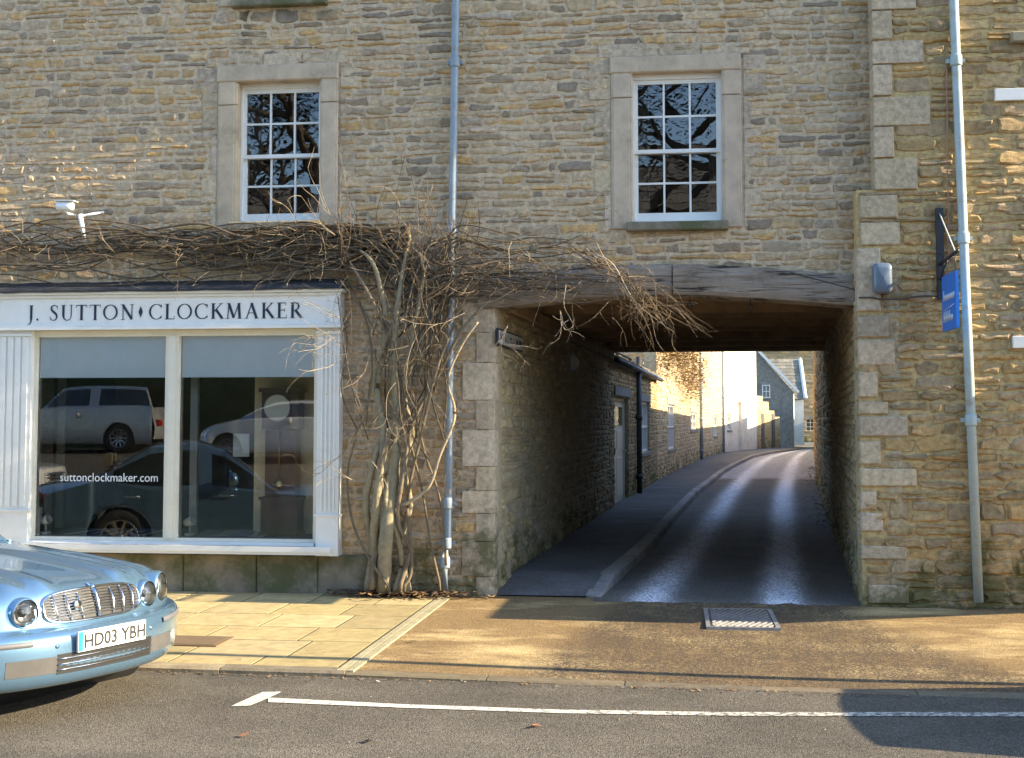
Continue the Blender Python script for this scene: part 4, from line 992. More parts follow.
# pavement sheet under the slabs, slabs, edging
Gz = lambda px, py, z: G(px, py, z)
pe0, pe1 = G(331, 677, -.05), G(437, 599, 0.0)          # edging line between slabs and crossover
def edge_x(y): t = (y - pe0.y) / (pe1.y - pe0.y); return pe0.x + (pe1.x - pe0.x) * t
def pz(y): return -.012 * (-y)                           # cross fall
pb_ = MB(); pb_.add([(-14, kerb_y(-14) + .12, pz(-3.3) - .005), (edge_x(-3.35), kerb_y(-2) + .12, pz(-3.3) - .0012), (edge_x(.05), .05, -.0012), (-14, .05, -.0012)], [(0, 1, 2, 3)]); pb_.build('pavement', JOINTM, kind='structure')
sl = MB(); rg = random.Random(20); ys = [-.0]; y = -.02; r = 0
while y > -3.35:
    dpt = rg.choice([.57, .60, .60]) ; y2 = max(y - dpt, -3.9)
    x = edge_x(y) - .03; off = (.3 if r % 2 else .0) + rg.uniform(-.05, .05); first = True
    while x > -9:
        w = (.45 + off * .5) if first else rg.choice([.60, .60, .60, .62, .75]); first = False
        x2 = x - w; g = .008
        def cx(xx, yy): return xx + (edge_x(yy) - edge_x(y))        # follow the edging direction
        yb0 = y2
        lim = kerb_y(x) + .13
        if yb0 < lim: yb0 = lim
        if y - yb0 > .08:
            dz = [rg.uniform(-.0012, .0012) for _ in range(4)]
            A = [(cx(x2, y) + g, y - g), (cx(x, y) - g, y - g), (cx(x, yb0) - g, yb0 + g), (cx(x2, yb0) + g, yb0 + g)]
            top = [(a, b, pz(b) + d) for (a, b), d in zip(A, dz)]
            cxm = sum(t[0] for t in top) / 4; cym = sum(t[1] for t in top) / 4
            inn = [(cxm + (a - cxm) * .985, cym + (b - cym) * .985, c + .001) for a, b, c in top]; bot = [(a, b, c - .03) for a, b, c in top]
            col = jit(rg.choice([(.41, .325, .165), (.38, .30, .15), (.43, .345, .18), (.36, .285, .145), (.40, .305, .15)]), rg, .1)
            sl.add(bot + top + inn, [(0, 1, 5, 4), (1, 2, 6, 5), (2, 3, 7, 6), (3, 0, 4, 7), (4, 5, 9, 8), (5, 6, 10, 9), (6, 7, 11, 10), (7, 4, 8, 11), (8, 9, 10, 11)], 0, col)
        x = x2
    y = y2; r += 1
sl.build('paving', SLABM, kind='structure')
eg = MB()
for k in (0, 1):
    p = V((pe0.x, 0, 0)); yy = -.03; 
    while yy > -3.28:
        y2 = max(yy - .9, -3.42); o_ = -.012 + k * .062
        a = [(edge_x(yy) + o_, yy - .003), (edge_x(yy) + o_ + .052, yy - .003), (edge_x(y2) + o_ + .052, y2 + .003), (edge_x(y2) + o_, y2 + .003)]
        top = [(u, v, pz(v) + .004) for u, v in a]; bot = [(u, v, w - .05) for u, v, w in top]
        eg.add(bot + top, [(4, 5, 6, 7), (0, 1, 5, 4), (1, 2, 6, 5), (2, 3, 7, 6), (3, 0, 4, 7)], 0, (.34, .3, .19)); yy = y2
eg.build('pavement_edging', KERBM, kind='structure')
# crossover and right-hand pavement: one worn tan sheet
rows = []
for i in range(30):
    t = i / 29; row = []
    for j in range(60):
        s = j / 59; y = (.03) + (-3.36 - .03) * t
        xa = edge_x(y) + .105; xb = 12.0; x = xa + (xb - xa) * s ** 1.4
        yk = y if t < .999 else kerb_y(x) + .10
        y = .03 + (kerb_y(x) + .128 - .03) * t
        dip = .03 * math.exp(-((x - .6) / 2.0) ** 2) * t
        row.append((x, y, pz(y) - .004 - dip + .004 * (1 - t) * mnoise.noise(V((x * .8, y * .8, 0)))))
    rows.append(row)
cv = MB(); cv.grid(rows); ob = cv.build('crossover', TANM, kind='structure'); me = ob.data; buf = []
for p in me.polygons:                           # darker tarmac where traffic turns into the passage
    for vi in p.vertices:
        co = me.vertices[vi].co; t = min(1, max(0, -co.y / 3.4)); xa, xb = xa0 + 1.15 - .5 * t, xB0 - .15 + 1.0 * t * t
        e_ = .35; v = max(0, min(1, (co.x - xa) / e_ + .5)) * max(0, min(1, (xb - co.x) / e_ + .5)); buf += [v, 0, 0, 1]
me.color_attributes['col'].data.foreach_set('color', buf)
# kerb stones
kb = MB(); rg = random.Random(33); x = -13.0
while x < 12:
    w = rg.uniform(.85, .95); x2 = x + w; zt = pz(-3.35) + .002
    dz0 = dz1 = 0
    if x > edge_x(-3.3) - .1: dz0 = .006 + .03 * math.exp(-((x - .6) / 2.0) ** 2); dz1 = .006 + .03 * math.exp(-((x2 - .6) / 2.0) ** 2)
    a, b = kerb_y(x), kerb_y(x2); col = jit(rg.choice([(.25, .2, .135), (.22, .185, .13), (.27, .22, .14)]), rg, .12); j1 = rg.uniform(-.006, .006)
    if x > edge_x(-3.3) - .1: col = tuple(c * .62 for c in col)
    za, zb_ = zt - dz0, zt - dz1; hd = .010 if dz0 else .016
    vs = [(x + .004, a + .13, za), (x2 - .004, b + .13, zb_), (x2 - .004, b + .02, zb_ - .001), (x + .004, a + .02, za - .001), (x + .004, a + j1, za - hd), (x2 - .004, b + j1, zb_ - hd), (x2 - .004, b + j1 - .01, -.2), (x + .004, a + j1 - .01, -.2), (x + .004, a + .13, -.2), (x2 - .004, b + .13, -.2)]
    kb.add(vs, [(0, 1, 2, 3), (3, 2, 5, 4), (4, 5, 6, 7), (0, 3, 4, 7, 8), (1, 9, 6, 5, 2)], 0, col); x = x2
kb.build('kerb', KERBM, kind='structure')
# white bay marking
def worn_paint():
    m = bpy.data.materials.new('worn_road_paint'); m.use_nodes = True; nt = m.node_tree; L = nt.links.new; b = nt.nodes['Principled BSDF']; b.inputs['Roughness'].default_value = .8
    tc = nn(nt, 'ShaderNodeTexCoord'); n = nn(nt, 'ShaderNodeTexNoise'); n.inputs['Scale'].default_value = 34; n.inputs['Detail'].default_value = 6; n.inputs['Roughness'].default_value = .75; L(tc.outputs['Object'], n.inputs['Vector'])
    sx_ = nn(nt, 'ShaderNodeSeparateXYZ'); L(tc.outputs['Object'], sx_.inputs[0]); r1 = nn(nt, 'ShaderNodeMapRange'); r1.inputs['From Min'].default_value = -1.6; r1.inputs['From Max'].default_value = .5; r1.inputs['To Min'].default_value = -.06; r1.inputs['To Max'].default_value = .03; L(sx_.outputs['X'], r1.inputs['Value'])
    ad = nn(nt, 'ShaderNodeMath', operation='ADD'); L(n.outputs['Fac'], ad.inputs[0]); L(r1.outputs[0], ad.inputs[1])
    r = nn(nt, 'ShaderNodeMapRange'); r.inputs['From Min'].default_value = .47; r.inputs['From Max'].default_value = .58; L(ad.outputs[0], r.inputs['Value'])
    mx = nn(nt, 'ShaderNodeMix', data_type='RGBA'); mx.inputs['A'].default_value = (.60, .57, .49, 1); mx.inputs['B'].default_value = (.11, .10, .09, 1); L(r.outputs[0], mx.inputs['Factor']); L(mx.outputs['Result'], b.inputs['Base Color']); return m
RP = worn_paint(); zr_ = -.071
lm = MB()
A = [G(px, py, zr_) for px, py in ((268, 697.5), (400, 704), (560, 709.5), (720, 712.0), (1100, 712.0))]; B = [G(px, py, zr_) for px, py in ((268, 702), (400, 707.5), (560, 713), (720, 715.6), (1100, 716.5))]
lm.grid([A, B], sm=False)
lm.add([G(px, py, zr_ + .0005) for px, py in ((231, 706), (262, 692), (282, 691.5), (266, 699), (250, 705.5))], [(4, 3, 2, 1, 0)])
lm.build('road_marking', RP, kind='structure')

# lane surface, footway and lane kerb, following the bend
KP = [(600, 597), (612, 586), (640, 560.5), (660, 540), (674.5, 521), (686, 508), (696.6, 496), (712, 483.5), (724, 473.5), (734.7, 467), (752.5, 458), (770, 454), (790, 451), (803, 449.5)]
kl = [G(a, b, 0.0) for a, b in KP]
LB = [LP0.copy(), LP1.copy()] + [G(a, b, 0.0) for a, b in ((657, 484.5), (699, 462.5), (722, 454.5), (757, 451), (780, 448.6), (803, 446))]
RBp = [RP0.copy(), RP1.copy()] + [V((*XD(px, d), 0)) for px, d in ((818, 30), (815.5, 45), (814, 65), (816, 80), (836, 92))]
def interp(pts, y):
    for a, b in zip(pts, pts[1:]):
        if a.y <= y <= b.y: return a.x + (b.x - a.x) * (y - a.y) / (b.y - a.y)
    return pts[-1].x if y > pts[-1].y else pts[0].x
ymax = min(kl[-1].y, 84)
ys = [-.10, 0.03, .3, .6, 1, 1.5, 2, 2.6, 3.2, 4, 5, 6, 7, 8, 9, 10] + [10 + (ymax - 10) * i / 30 for i in range(1, 31)]
ln = MB(); n = 40; rows = []; cols = []
for y in ys:
    xl = interp(kl, y) - .05; xr = interp(RBp, y) + .05
    rows.append([(xl + (xr - xl) * j / n, y if y > 0 else y - .07 + .09 * mnoise.noise(V((j * .37, 3, 1))) + .05 * mnoise.noise(V((j * 1.3, 7, 1))), (.0 if y > 0 else -.006) + .02 * math.sin(j / n * 3.14) * min(1, max(0, y + .1))) for j in range(n + 1)])
for i in range(len(rows) - 1):
    for j in range(n):
        o = len(ln.v); ln.v += [rows[i][j], rows[i][j + 1], rows[i + 1][j + 1], rows[i + 1][j]]; ln.f.append([o, o + 1, o + 2, o + 3]); ln.m.append(0); ln.s.append(True)
        ln.c.append((0, 0, 0))
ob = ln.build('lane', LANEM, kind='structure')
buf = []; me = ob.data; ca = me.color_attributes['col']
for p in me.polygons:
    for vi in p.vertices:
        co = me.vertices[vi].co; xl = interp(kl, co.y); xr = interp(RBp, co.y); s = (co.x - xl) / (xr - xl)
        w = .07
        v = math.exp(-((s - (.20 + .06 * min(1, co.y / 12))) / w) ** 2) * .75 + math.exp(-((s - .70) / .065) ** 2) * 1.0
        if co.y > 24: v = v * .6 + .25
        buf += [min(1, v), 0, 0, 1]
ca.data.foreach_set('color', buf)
fw = MB(); rows = []; zfw = .105
fy = [0.02, .25, .5, .9, 1.3] + [y for y in ys if y > 1.5]
for y in fy:
    xl = interp(LB, y) - .06; xr = interp(kl, y) - .10; z = zfw * min(1, max(0, (y + .05) / .9)) + .001
    rows.append([(xl + (xr - xl) * j / 6, y, z) for j in range(7)])
fw.grid(rows); fw.build('footway', FOOTM, kind='structure')
kb = MB(); rg = random.Random(8); y = kl[0].y + .0; y = max(y, .05)
while y < ymax:
    y2 = min(y + (.9 if y < 25 else 2.7), ymax); zt = lambda yy: zfw * min(1, max(.12, (yy + .05) / .9)) + .004
    xa, xb = interp(kl, y), interp(kl, y2); z1, z2 = zt(y), zt(y2)
    col = jit((.34, .32, .29), rg, .2); g = .008
    vs = [(xa - .13, y + g, z1), (xa, y + g, z1), (xb, y2 - g, z2), (xb - .13, y2 - g, z2), (xa + .012, y + g, z1 - .02), (xb + .012, y2 - g, z2 - .02), (xa + .02, y + g, -.1), (xb + .02, y2 - g, -.1), (xa - .13, y + g, -.1), (xb - .13, y2 - g, -.1)]
    kb.add(vs, [(0, 1, 2, 3), (1, 4, 5, 2), (4, 6, 7, 5), (0, 8, 6, 4, 1), (3, 2, 5, 7, 9), (0, 3, 9, 8)], 0, col); y = y2
kb.build('lane_kerb', KERBM, kind='structure')
# iron access cover with diagonal ribs
c0, c1, c2, c3 = G(702, 627.5, -.01), G(776, 626.5, -.01), G(775.5, 608, -.01), G(707, 608.5, -.01)
mx_, my_ = (c0 + c1 + c2 + c3) / 4, None
e = empty('access_cover', 'rusty rectangular iron access cover with diagonal ribs set in front of the passage', 'manhole cover', (mx_.x, mx_.y, -.020))
wv = (c1.x - c0.x) / 2; dv = (c3.y - c0.y) / 2
RUST = mat('worn_iron', (.24, .24, .25), .5, .3, var=.35, vs=14, bump=.001, bs=60)
m_ = MB(); z = .002
for (a, b) in (((-wv, -dv), (wv, -dv + .035)), ((-wv, dv - .035), (wv, dv)), ((-wv, -dv + .036), (-wv + .035, dv - .036)), ((wv - .035, -dv + .036), (wv, dv - .036))): m_.box((*a, z - .05), (*b, z + .006))
m_.build('frame', RUST, e)
m_ = MB(); m_.box((-wv + .042, -dv + .042, z - .05), (wv - .042, dv - .042, z - .008), 1)  # plate under the ribs coloured dark to put in the recess shade
k = -wv - dv
while k < wv + dv:
    pts = []
    for s in (-dv + .05, dv - .05):
        pts.append((k + s * .42, s))
    # clip to width
    (xa, ya), (xb, yb_) = pts
    def cl(xv): t = (xv - xa) / (xb - xa); return (xv, ya + (yb_ - ya) * t)
    lo, hi = -wv + .05, wv - .05
    if xb > lo and xa < hi:
        if xa < lo: xa, ya = cl(lo)
        if xb > hi: xb, yb_ = cl(hi)
        if xb - xa > .02: m_.tube([(xa, ya, z - .002), (xb, yb_, z - .002)], .012, 4, sm=False)
    k += .052
m_.build('lid', [RUST, mat('shaded_iron_recess', (.05, .045, .045), .9)], e)
# small dark inset cover in the slabs near the car
p = G(190, 640, -.02); m_ = MB(); m_.box((p.x - .27, p.y - .2, pz(p.y) - .01), (p.x + .27, p.y + .2, pz(p.y) + .0085)); m_.box((p.x - .24, p.y - .17, pz(p.y)), (p.x + .24, p.y + .17, pz(p.y) + .011))
o = m_.build('pavement_cover', mat('brown_concrete_cover', (.15, .10, .055), .9), None, origin=(p.x, p.y, 0)); tag(o, 'small brown square service cover let into the paving slabs beside the silver blue car', 'service cover')
# loose leaves on the tarmac
rl = random.Random(44); lab = {(786, 688): 'small russet dead leaf lying on the road just under the bay line'}
for k_, (px, py, lb_) in enumerate(((245, 736, 'pale orange dead leaf on the road below the arrowed end of the white line'), (370, 742, 'dark curled dead leaf on the road right of the pale orange one'), (535, 727, 'reddish dead leaf on the road under the middle of the white line'), (378, 682, 'tiny white scrap of litter lying against the kerb'), (412, 642, 'dark brown dead leaf on the tan crossover just right of the edging'))):
    p = G(px, py, -.07 if py > 680 else -.03); b = MB()
    for q in range(3): leaf(b, rl.uniform(-.012, .012), rl.uniform(-.01, .01), 0, .034, rl, (.30, .13, .06) if 'dark' not in lb_ else (.06, .04, .03)) if 'scrap' not in lb_ else leaf(b, 0, 0, 0, .018, rl, (.7, .7, .7))
    o = b.build('litter_scrap' if 'scrap' in lb_ else 'fallen_leaf', LEAFM, None); o.location = p; tag(o, lb_, 'litter' if 'scrap' in lb_ else 'leaf')
lf = MB()
for i in range(700):
    y = rl.uniform(8, 34); x = interp(RBp, y) - abs(rl.gauss(0, .22)); leaf(lf, x, y, 0, rl.uniform(.02, .05), rl, jit(rl.choice(LFC), rl))
for i in range(160):
    x = rl.uniform(X_(930), X_(1100)); leaf(lf, x, YB - .03 - abs(rl.gauss(0, .05)), 0, rl.uniform(.01, .025), rl, jit(rl.choice(LFC), rl))
for i in range(900):
    x = rl.uniform(-9, 6); y = kerb_y(x) - abs(rl.gauss(0, .05)) - .012; leaf(lf, x, y, -.073, rl.uniform(.006, .02), rl, jit(rl.choice(LFC + [(.2, .17, .12)]), rl))
for i in range(260):
    leaf(lf, rl.uniform(-6, 4), rl.uniform(-6.2, -3.6), -.073, rl.uniform(.004, .011), rl, jit(rl.choice([(.4, .36, .28), (.25, .2, .13), (.3, .16, .08)]), rl))
for i in range(200):
    x = rl.uniform(-5, 4.5); y = rl.uniform(-3.3, -.1); leaf(lf, x, y, pz(y) - .002, rl.uniform(.005, .013), rl, jit(rl.choice(LFC), rl))
o = lf.build('drifted_leaves', LEAFM, None, kind='stuff'); tag(o, 'rusty brown leaves and grit drifted along the lane, the wall foot and the kerb', 'leaves')

# ------------------------------------------------------------------ lane houses
def wallseg(mb, a, b, z0, z1, th=.35, openings=(), geo=None, seed=1, mcol=(.33, .29, .2)):
    U = V((b.x - a.x, b.y - a.y, 0)); L = U.length; U.normalize(); N = V((U.y, -U.x, 0))
    slab(mb, V((a.x, a.y, 0)), U, N, 0, L, z0, z1, th, openings, mcol)
    if geo: rubble(mb, V((a.x, a.y, 0)), U, N, 0, L, max(z0, -.02), z1, openings, hr=geo[0], wr=geo[1], rel=geo[2], pal=PAL_B if geo[3] else PAL_A, seed=seed)
    return U, N, L
def lane_pt(px, seg):                      # distance along segment where pixel column hits
    a, b = seg; U = V((b.x - a.x, b.y - a.y, 0)).normalized(); N = V((U.y, -U.x, 0)); d = ray(px, HOR); t = (a - CAMLOC).dot(N) / d.dot(N); q = CAMLOC + d * t; q.z = 0
    return (q - V((a.x, a.y, 0))).dot(U), (q - CAMLOC).dot(V((-math.sin(YAW), math.cos(YAW), 0)))
def zpix(py, dep): return EYE + (HOR - py) * dep / F
def lane_window(root, seg, px0, px1, pyt, pyb, sill=True, door=False, th=.16, panes=(2, 2), mullw=.03):
    s0, d0 = lane_pt(px0, seg); s1, d1 = lane_pt(px1, seg); dm = (d0 + d1) / 2
    z1 = zpix(pyt, dm); z0 = zpix(pyb, dm)
    return (s0, s1, z0, z1)
def put_window(root, seg, op, th=.07, door=False, nh=2, nv=2):
    a, b = seg; U = V((b.x - a.x, b.y - a.y, 0)).normalized(); N = V((U.y, -U.x, 0)); A = V((a.x, a.y, 0)) - N * th
    s0, s1, z0, z1 = op; fr = MB(); t = .05; w = s1 - s0
    q = lambda u0, u1, v0, v1, n0, n1: fr.bbox(A, U, ZU, N, u0, u1, v0, v1, n0, n1, .003)
    if door:
        q(s0, s0 + .07, z0, z1, -.05, .03); q(s1 - .07, s1, z0, z1, -.05, .03); q(s0 + .07, s1 - .07, z1 - .07, z1, -.05, .03)
        w_ = fr.build('door_frame', WHITE, root)
        dm = MB(); f_ = lambda u0, u1, v0, v1, n0, n1: dm.bbox(A, U, ZU, N, u0, u1, v0, v1, n0, n1, .004)
        f_(s0 + .07, s1 - .07, z0 + .02, z1 - .07, -.04, 0)
        for (v0, v1) in ((.12, .85), (1.0, 1.35)):
            f_(s0 + .15, (s0 + s1) / 2 - .03, z0 + v0, z0 + v1, .001, .012); f_((s0 + s1) / 2 + .03, s1 - .15, z0 + v0, z0 + v1, .001, .012)
        dd = dm.build('door', CREAM, root)
        gm = MB(); gm.bbox(A, U, ZU, N, s0 + .17, s1 - .17, z0 + 1.45, z1 - .18, .001, .010, .002); gm.build('glass_pane', OLDGLASS, dd)
        hm = MB(); hm.lathe(A + U * (s1 - .14) + ZU * (z0 + .95) + N * .01, N, [(0, .012), (.03, .014), (.04, .03), (.06, .03), (.07, 0)], 10); hm.build('handle', mat('brass', (.6, .45, .2), .3, 1), dd)
        return
    q(s0, s0 + t, z0, z1, -.05, .02); q(s1 - t, s1, z0, z1, -.05, .02); q(s0 + t, s1 - t, z1 - t, z1, -.05, .02); q(s0 + t, s1 - t, z0, z0 + t, -.05, .02)
    for i in range(1, nh): u = s0 + w * i / nh; q(u - .018, u + .018, z0 + t, z1 - t, -.04, .012)
    for i in range(1, nv): v = z0 + (z1 - z0) * i / nv; q(s0 + t, s1 - t, v - .02, v + .02, -.04, .014)
    w_ = fr.build('window', WHITE, root)
    gm = MB(); gm.add([A + U * s0 + ZU * z0 - N * .03, A + U * s1 + ZU * z0 - N * .03, A + U * s1 + ZU * z1 - N * .03, A + U * s0 + ZU * z1 - N * .03], [(0, 1, 2, 3)]); gm.build('glass_pane', OLDGLASS, w_)
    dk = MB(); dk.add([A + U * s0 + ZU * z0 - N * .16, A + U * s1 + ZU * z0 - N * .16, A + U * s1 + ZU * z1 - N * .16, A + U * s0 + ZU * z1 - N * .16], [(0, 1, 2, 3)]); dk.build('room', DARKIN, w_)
    sm_ = MB(); sm_.bbox(A, U, ZU, N, s0 - .08, s1 + .08, z0 - .09, z0 - .002, -.02, th + .05, .01, 0, (.25, .235, .19)); sm_.build('sill', STONEC, w_)
    sm_ = MB(); sm_.bbox(A, U, ZU, N, s0 - .14, s1 + .14, z1 + .002, z1 + .17, -.02, th + .03, .01, 0, (.24, .235, .22)); sm_.build('lintel', STONEC, w_)
def roof_slab(mb, a, b, N, z0, depth, rise, over=.2, seed=1, course=.3):
    # pitched slope starting at the street wall a-b, going back along -N
    U = V((b.x - a.x, b.y - a.y, 0)); L = U.length; U.normalize(); rg = random.Random(seed)
    sl_ = math.hypot(depth, rise); n = int(sl_ / course); dvec = (-N * depth + ZU * rise) / n; nr = (N * rise + ZU * depth).normalized()
    st = V((a.x, a.y, z0)) + N * over - ZU * over * rise / depth
    for i in range(n + 1):
        u = -.1
        while u < L + .1:
            w = rg.uniform(.3, .6); u2 = min(u + w, L + .1); t = rg.uniform(.02, .04); o = st + dvec * i
            p = [o + U * (u + .005) + nr * t, o + U * (u2 - .005) + nr * t, o + U * (u2 - .005) + dvec * 1.1 + nr * .005, o + U * (u + .005) + dvec * 1.1 + nr * .005]
            mb.add(p + [o + U * (u + .005) - nr * .02, o + U * (u2 - .005) - nr * .02], [(0, 1, 2, 3), (4, 5, 1, 0)], 0, jit(rg.choice([(.2, .185, .15), (.17, .16, .135), (.24, .21, .16)]), rg, .15)); u = u2
def lane_pipe(name, seg, px, zt, label, m, r=.05, grp=None, z0=0.06):
    s, d = lane_pt(px, seg); a, b = seg; U = V((b.x - a.x, b.y - a.y, 0)).normalized(); N = V((U.y, -U.x, 0)); p = V((a.x, a.y, 0)) + U * s + N * (r + .03)
    e = empty(name, label, 'downpipe', p, 0, grp); m_ = MB(); m_.tube([(0, 0, z0), (0, 0, zt)], r, 10); m_.build('pipe', m, e)
    m_ = MB()
    for z in (.4, 1.6, 2.6):
        if z < zt: m_ = MB(); m_.lathe((0, 0, z), (0, 0, 1), [(0, r), (0, r * 1.35), (.1, r * 1.35), (.1, r)], 10); m_.build('pipe_collar', m, e)
s1 = (LB[1], LB[2]); s2 = (LB[2], LB[3]); s2b = (LB[3], LB[4]); s3 = (LB[4], LB[5]); s4 = (LB[5], LB[6]); s5 = (LB[6], LB[7])
# low cottage: door and two windows
h = empty('stone_cottage', 'low stone cottage with white glazed door just beyond the passage on the left', 'house', (LB[1].x, LB[1].y, 0))
def setrel(root):
    for ch in root.children_recursive:
        if ch.type == 'MESH' and ch.parent == root: ch.location = V(ch.location) - V(root.location)
od = lane_window(h, s1, 614, 628, 397, 503, door=True); ow1 = lane_window(h, s1, 640.5, 649, 402, 452); 
Ls1 = (LB[2] - LB[1]).length
m_ = MB(); od = (od[0], od[1], 0.05, od[3]); wallseg(m_, LB[1], LB[2], -.1, 2.72, .3, [od, ow1], ((.08, .13), (.15, .4), .02, 1), 51); m_.build('wall', STONE, h)
put_window(h, s1, od, .10, True); put_window(h, s1, ow1, .06, nh=2, nv=2)
U = (LB[2] - LB[1]).normalized(); N1 = V((U.y, -U.x, 0))
m_ = MB(); roof_slab(m_, LB[1], LB[2], N1, 2.74, 4.5, 2.2, .12, 3); m_.build('roof', SLATE, h)
m_ = MB(); m_.bbox(V((LB[1].x, LB[1].y, 0)), U, ZU, N1, od[0] - .15, od[1] + .15, od[3] + .005, od[3] + .17, -.02, .05, .01, 0, (.24, .235, .22)); m_.build('lintel', STONEC, h)
m_ = MB(); m_.tube([LB[1] + N1 * .13 + ZU * 2.62, LB[2] + N1 * .13 + ZU * 2.60], .05, 8); m_.build('gutter', DARKPIPE, h)
for (px, pyy, sc) in ((628, 357, 1), (650, 366, 1)):
    s, d = lane_pt(px, s1); c = LB[1] + U * s - N1 * .5 + ZU * (2.98)
    m_ = MB(); nr = (N1 * 2.2 + ZU * 4.5).normalized(); tv = (-N1 * 4.5 + ZU * 2.2).normalized()
    m_.bbox(c, U, tv, nr, -.4, .4, -.1, .75, -.02, .09, .01); f_ = m_.build('roof_light', LEAD, h)
    m_ = MB(); m_.bbox(c, U, tv, nr, -.33, .33, -.03, .68, .091, .095, .001); m_.build('glass_pane', OLDGLASS, f_)
setrel(h)
lane_pipe('downpipe', s1, 635.0, 2.9, 'dark downpipe between the glazed door and first window of the low stone cottage', DARKPIPE, .055)
# tall sunlit house in two wall bays
h = empty('stone_house', 'tall sunlit cream stone house with bare creeper further up the lane on the left', 'house', (LB[2].x, LB[2].y, 0))
ow = lane_window(h, s2, 667.5, 674.5, 405, 449); ow2 = lane_window(h, s2, 690.5, 696.5, 413, 430); ow3 = lane_window(h, s2b, 713.5, 717, 416, 436)
H2 = 6.2
m_ = MB(); wallseg(m_, LB[2], LB[3], -.1, H2, .35, [ow, ow2], ((.10, .16), (.2, .5), .025, 1), 52, (.45, .38, .24)); wallseg(m_, LB[3], LB[4], -.1, H2, .35, [ow3], ((.11, .17), (.25, .5), .02, 1), 53, (.45, .38, .24))
U2 = (LB[2] - LB[1]).normalized(); c0_ = LB[2] - N1 * .3; c1_ = LB[2] - N1 * 5
wallseg(m_, c1_, c0_, -.1, H2, .3, (), ((.12, .2), (.3, .6), .02, 1), 54)
for i_, c in enumerate(m_.c): m_.c[i_] = (c[0] * 1.3, c[1] * 1.4, c[2] * 1.6)
m_.build('wall', STONE, h)
put_window(h, s2, ow, .05); put_window(h, s2, ow2, .05); put_window(h, s2b, ow3, .05)
m_ = MB(); roof_slab(m_, LB[2], LB[3], (V(((LB[3] - LB[2]).normalized().y, -(LB[3] - LB[2]).normalized().x, 0))), H2, 5, 3.2, .2, 7); roof_slab(m_, LB[3], LB[4], (V(((LB[4] - LB[3]).normalized().y, -(LB[4] - LB[3]).normalized().x, 0))), H2, 5, 3.2, .2, 8); m_.build('roof', SLATE, h)
setrel(h)
lane_pipe('downpipe', s2, 699, 6, 'grey downpipe near the middle of the tall sunlit house in the lane', PIPE, .06)
lane_pipe('downpipe', s2b, 721.5, 6, 'thin pale downpipe where the tall stone house meets the white rendered house', PIPE, .06)
# creeper on that house
cr = empty('creeper', 'dry golden brown creeper spilling over the tall lane house above the cottage roof', 'climbing plant', (LB[2].x, LB[2].y, 0)); rc = random.Random(6)
U = (LB[3] - LB[2]).normalized(); N2 = V((U.y, -U.x, 0)); L2 = (LB[3] - LB[2]).length
tmb = tw; tw = MB(); rg_save = rg; rg = random.Random(7)
lv = MB()
for i in range(520):
    s = rc.uniform(.0, 1) ** 1.2 * L2 * .85; z = 3.25 + .4 * math.sin(s * .5) + rc.gauss(0, .36) + (1.2 if rc.random() < .15 else 0)
    p = U * s + ZU * z + N2 * rc.uniform(.05, .45)
    for q in range(7):
        pp_ = p + V((rc.gauss(0, .16), rc.gauss(0, .16), rc.gauss(0, .13))); leaf(lv, pp_.x, pp_.y, pp_.z, rc.uniform(.05, .10), rc, jit(rc.choice([(.26, .17, .07), (.18, .11, .05), (.34, .24, .11)]), rc))
for i in range(120):
    s = rc.uniform(0, .9) * L2; z = rc.uniform(2.7, 3.8); p0 = U * s + ZU * z + N2 * .06
    pts = [p0]; d = V((rc.uniform(-1, 1), rc.uniform(-1, 1), rc.uniform(-.3, 1)))
    for k in range(6): d = (d + V((rc.gauss(0, .4), rc.gauss(0, .4), rc.gauss(0, .4)))).normalized(); q_ = pts[-1] + d * .16; dd_ = q_.dot(N2); q_ = q_ + N2 * (max(dd_, .04) - dd_) + N2 * (min(dd_, .5) - max(dd_, .0) if dd_ > .5 else 0); pts.append(q_)
    tw.tube(pts, .008, 3, 0, rc.choice(TWC), True, False)
tw.build('stems', BARK, cr, kind='stuff'); lv.build('dry_leaves', LEAFM, cr, kind='stuff'); rg = rg_save
# white rendered house
h = empty('white_house', 'tall white limewashed house catching the sun in the middle of the lane', 'house', (LB[4].x, LB[4].y, 0))
oa = lane_window(h, s3, 727.5, 731, 416, 430); ob_ = lane_window(h, s3, 738, 742, 402, 450)
ob_ = (ob_[0], ob_[1], .06, ob_[3])
m_ = MB(); wallseg(m_, LB[4], LB[5], -.1, 6.6, .35, [oa, ob_], None); 
U = (LB[5] - LB[4]).normalized(); N3 = V((U.y, -U.x, 0)); wallseg(m_, LB[5] - N3 * .1, LB[5] - N3 * 6, -.1, 6.6, .3); wallseg(m_, LB[4] - N3 * 6, LB[4] - N3 * .36, -.1, 6.6, .3); m_.build('wall', LIMEW, h)
put_window(h, s3, oa, .06); put_window(h, s3, ob_, .2, True)
m_ = MB(); roof_slab(m_, LB[4], LB[5], N3, 6.6, 5, 3.2, .15, 9); m_.build('roof', SLATE, h); setrel(h)
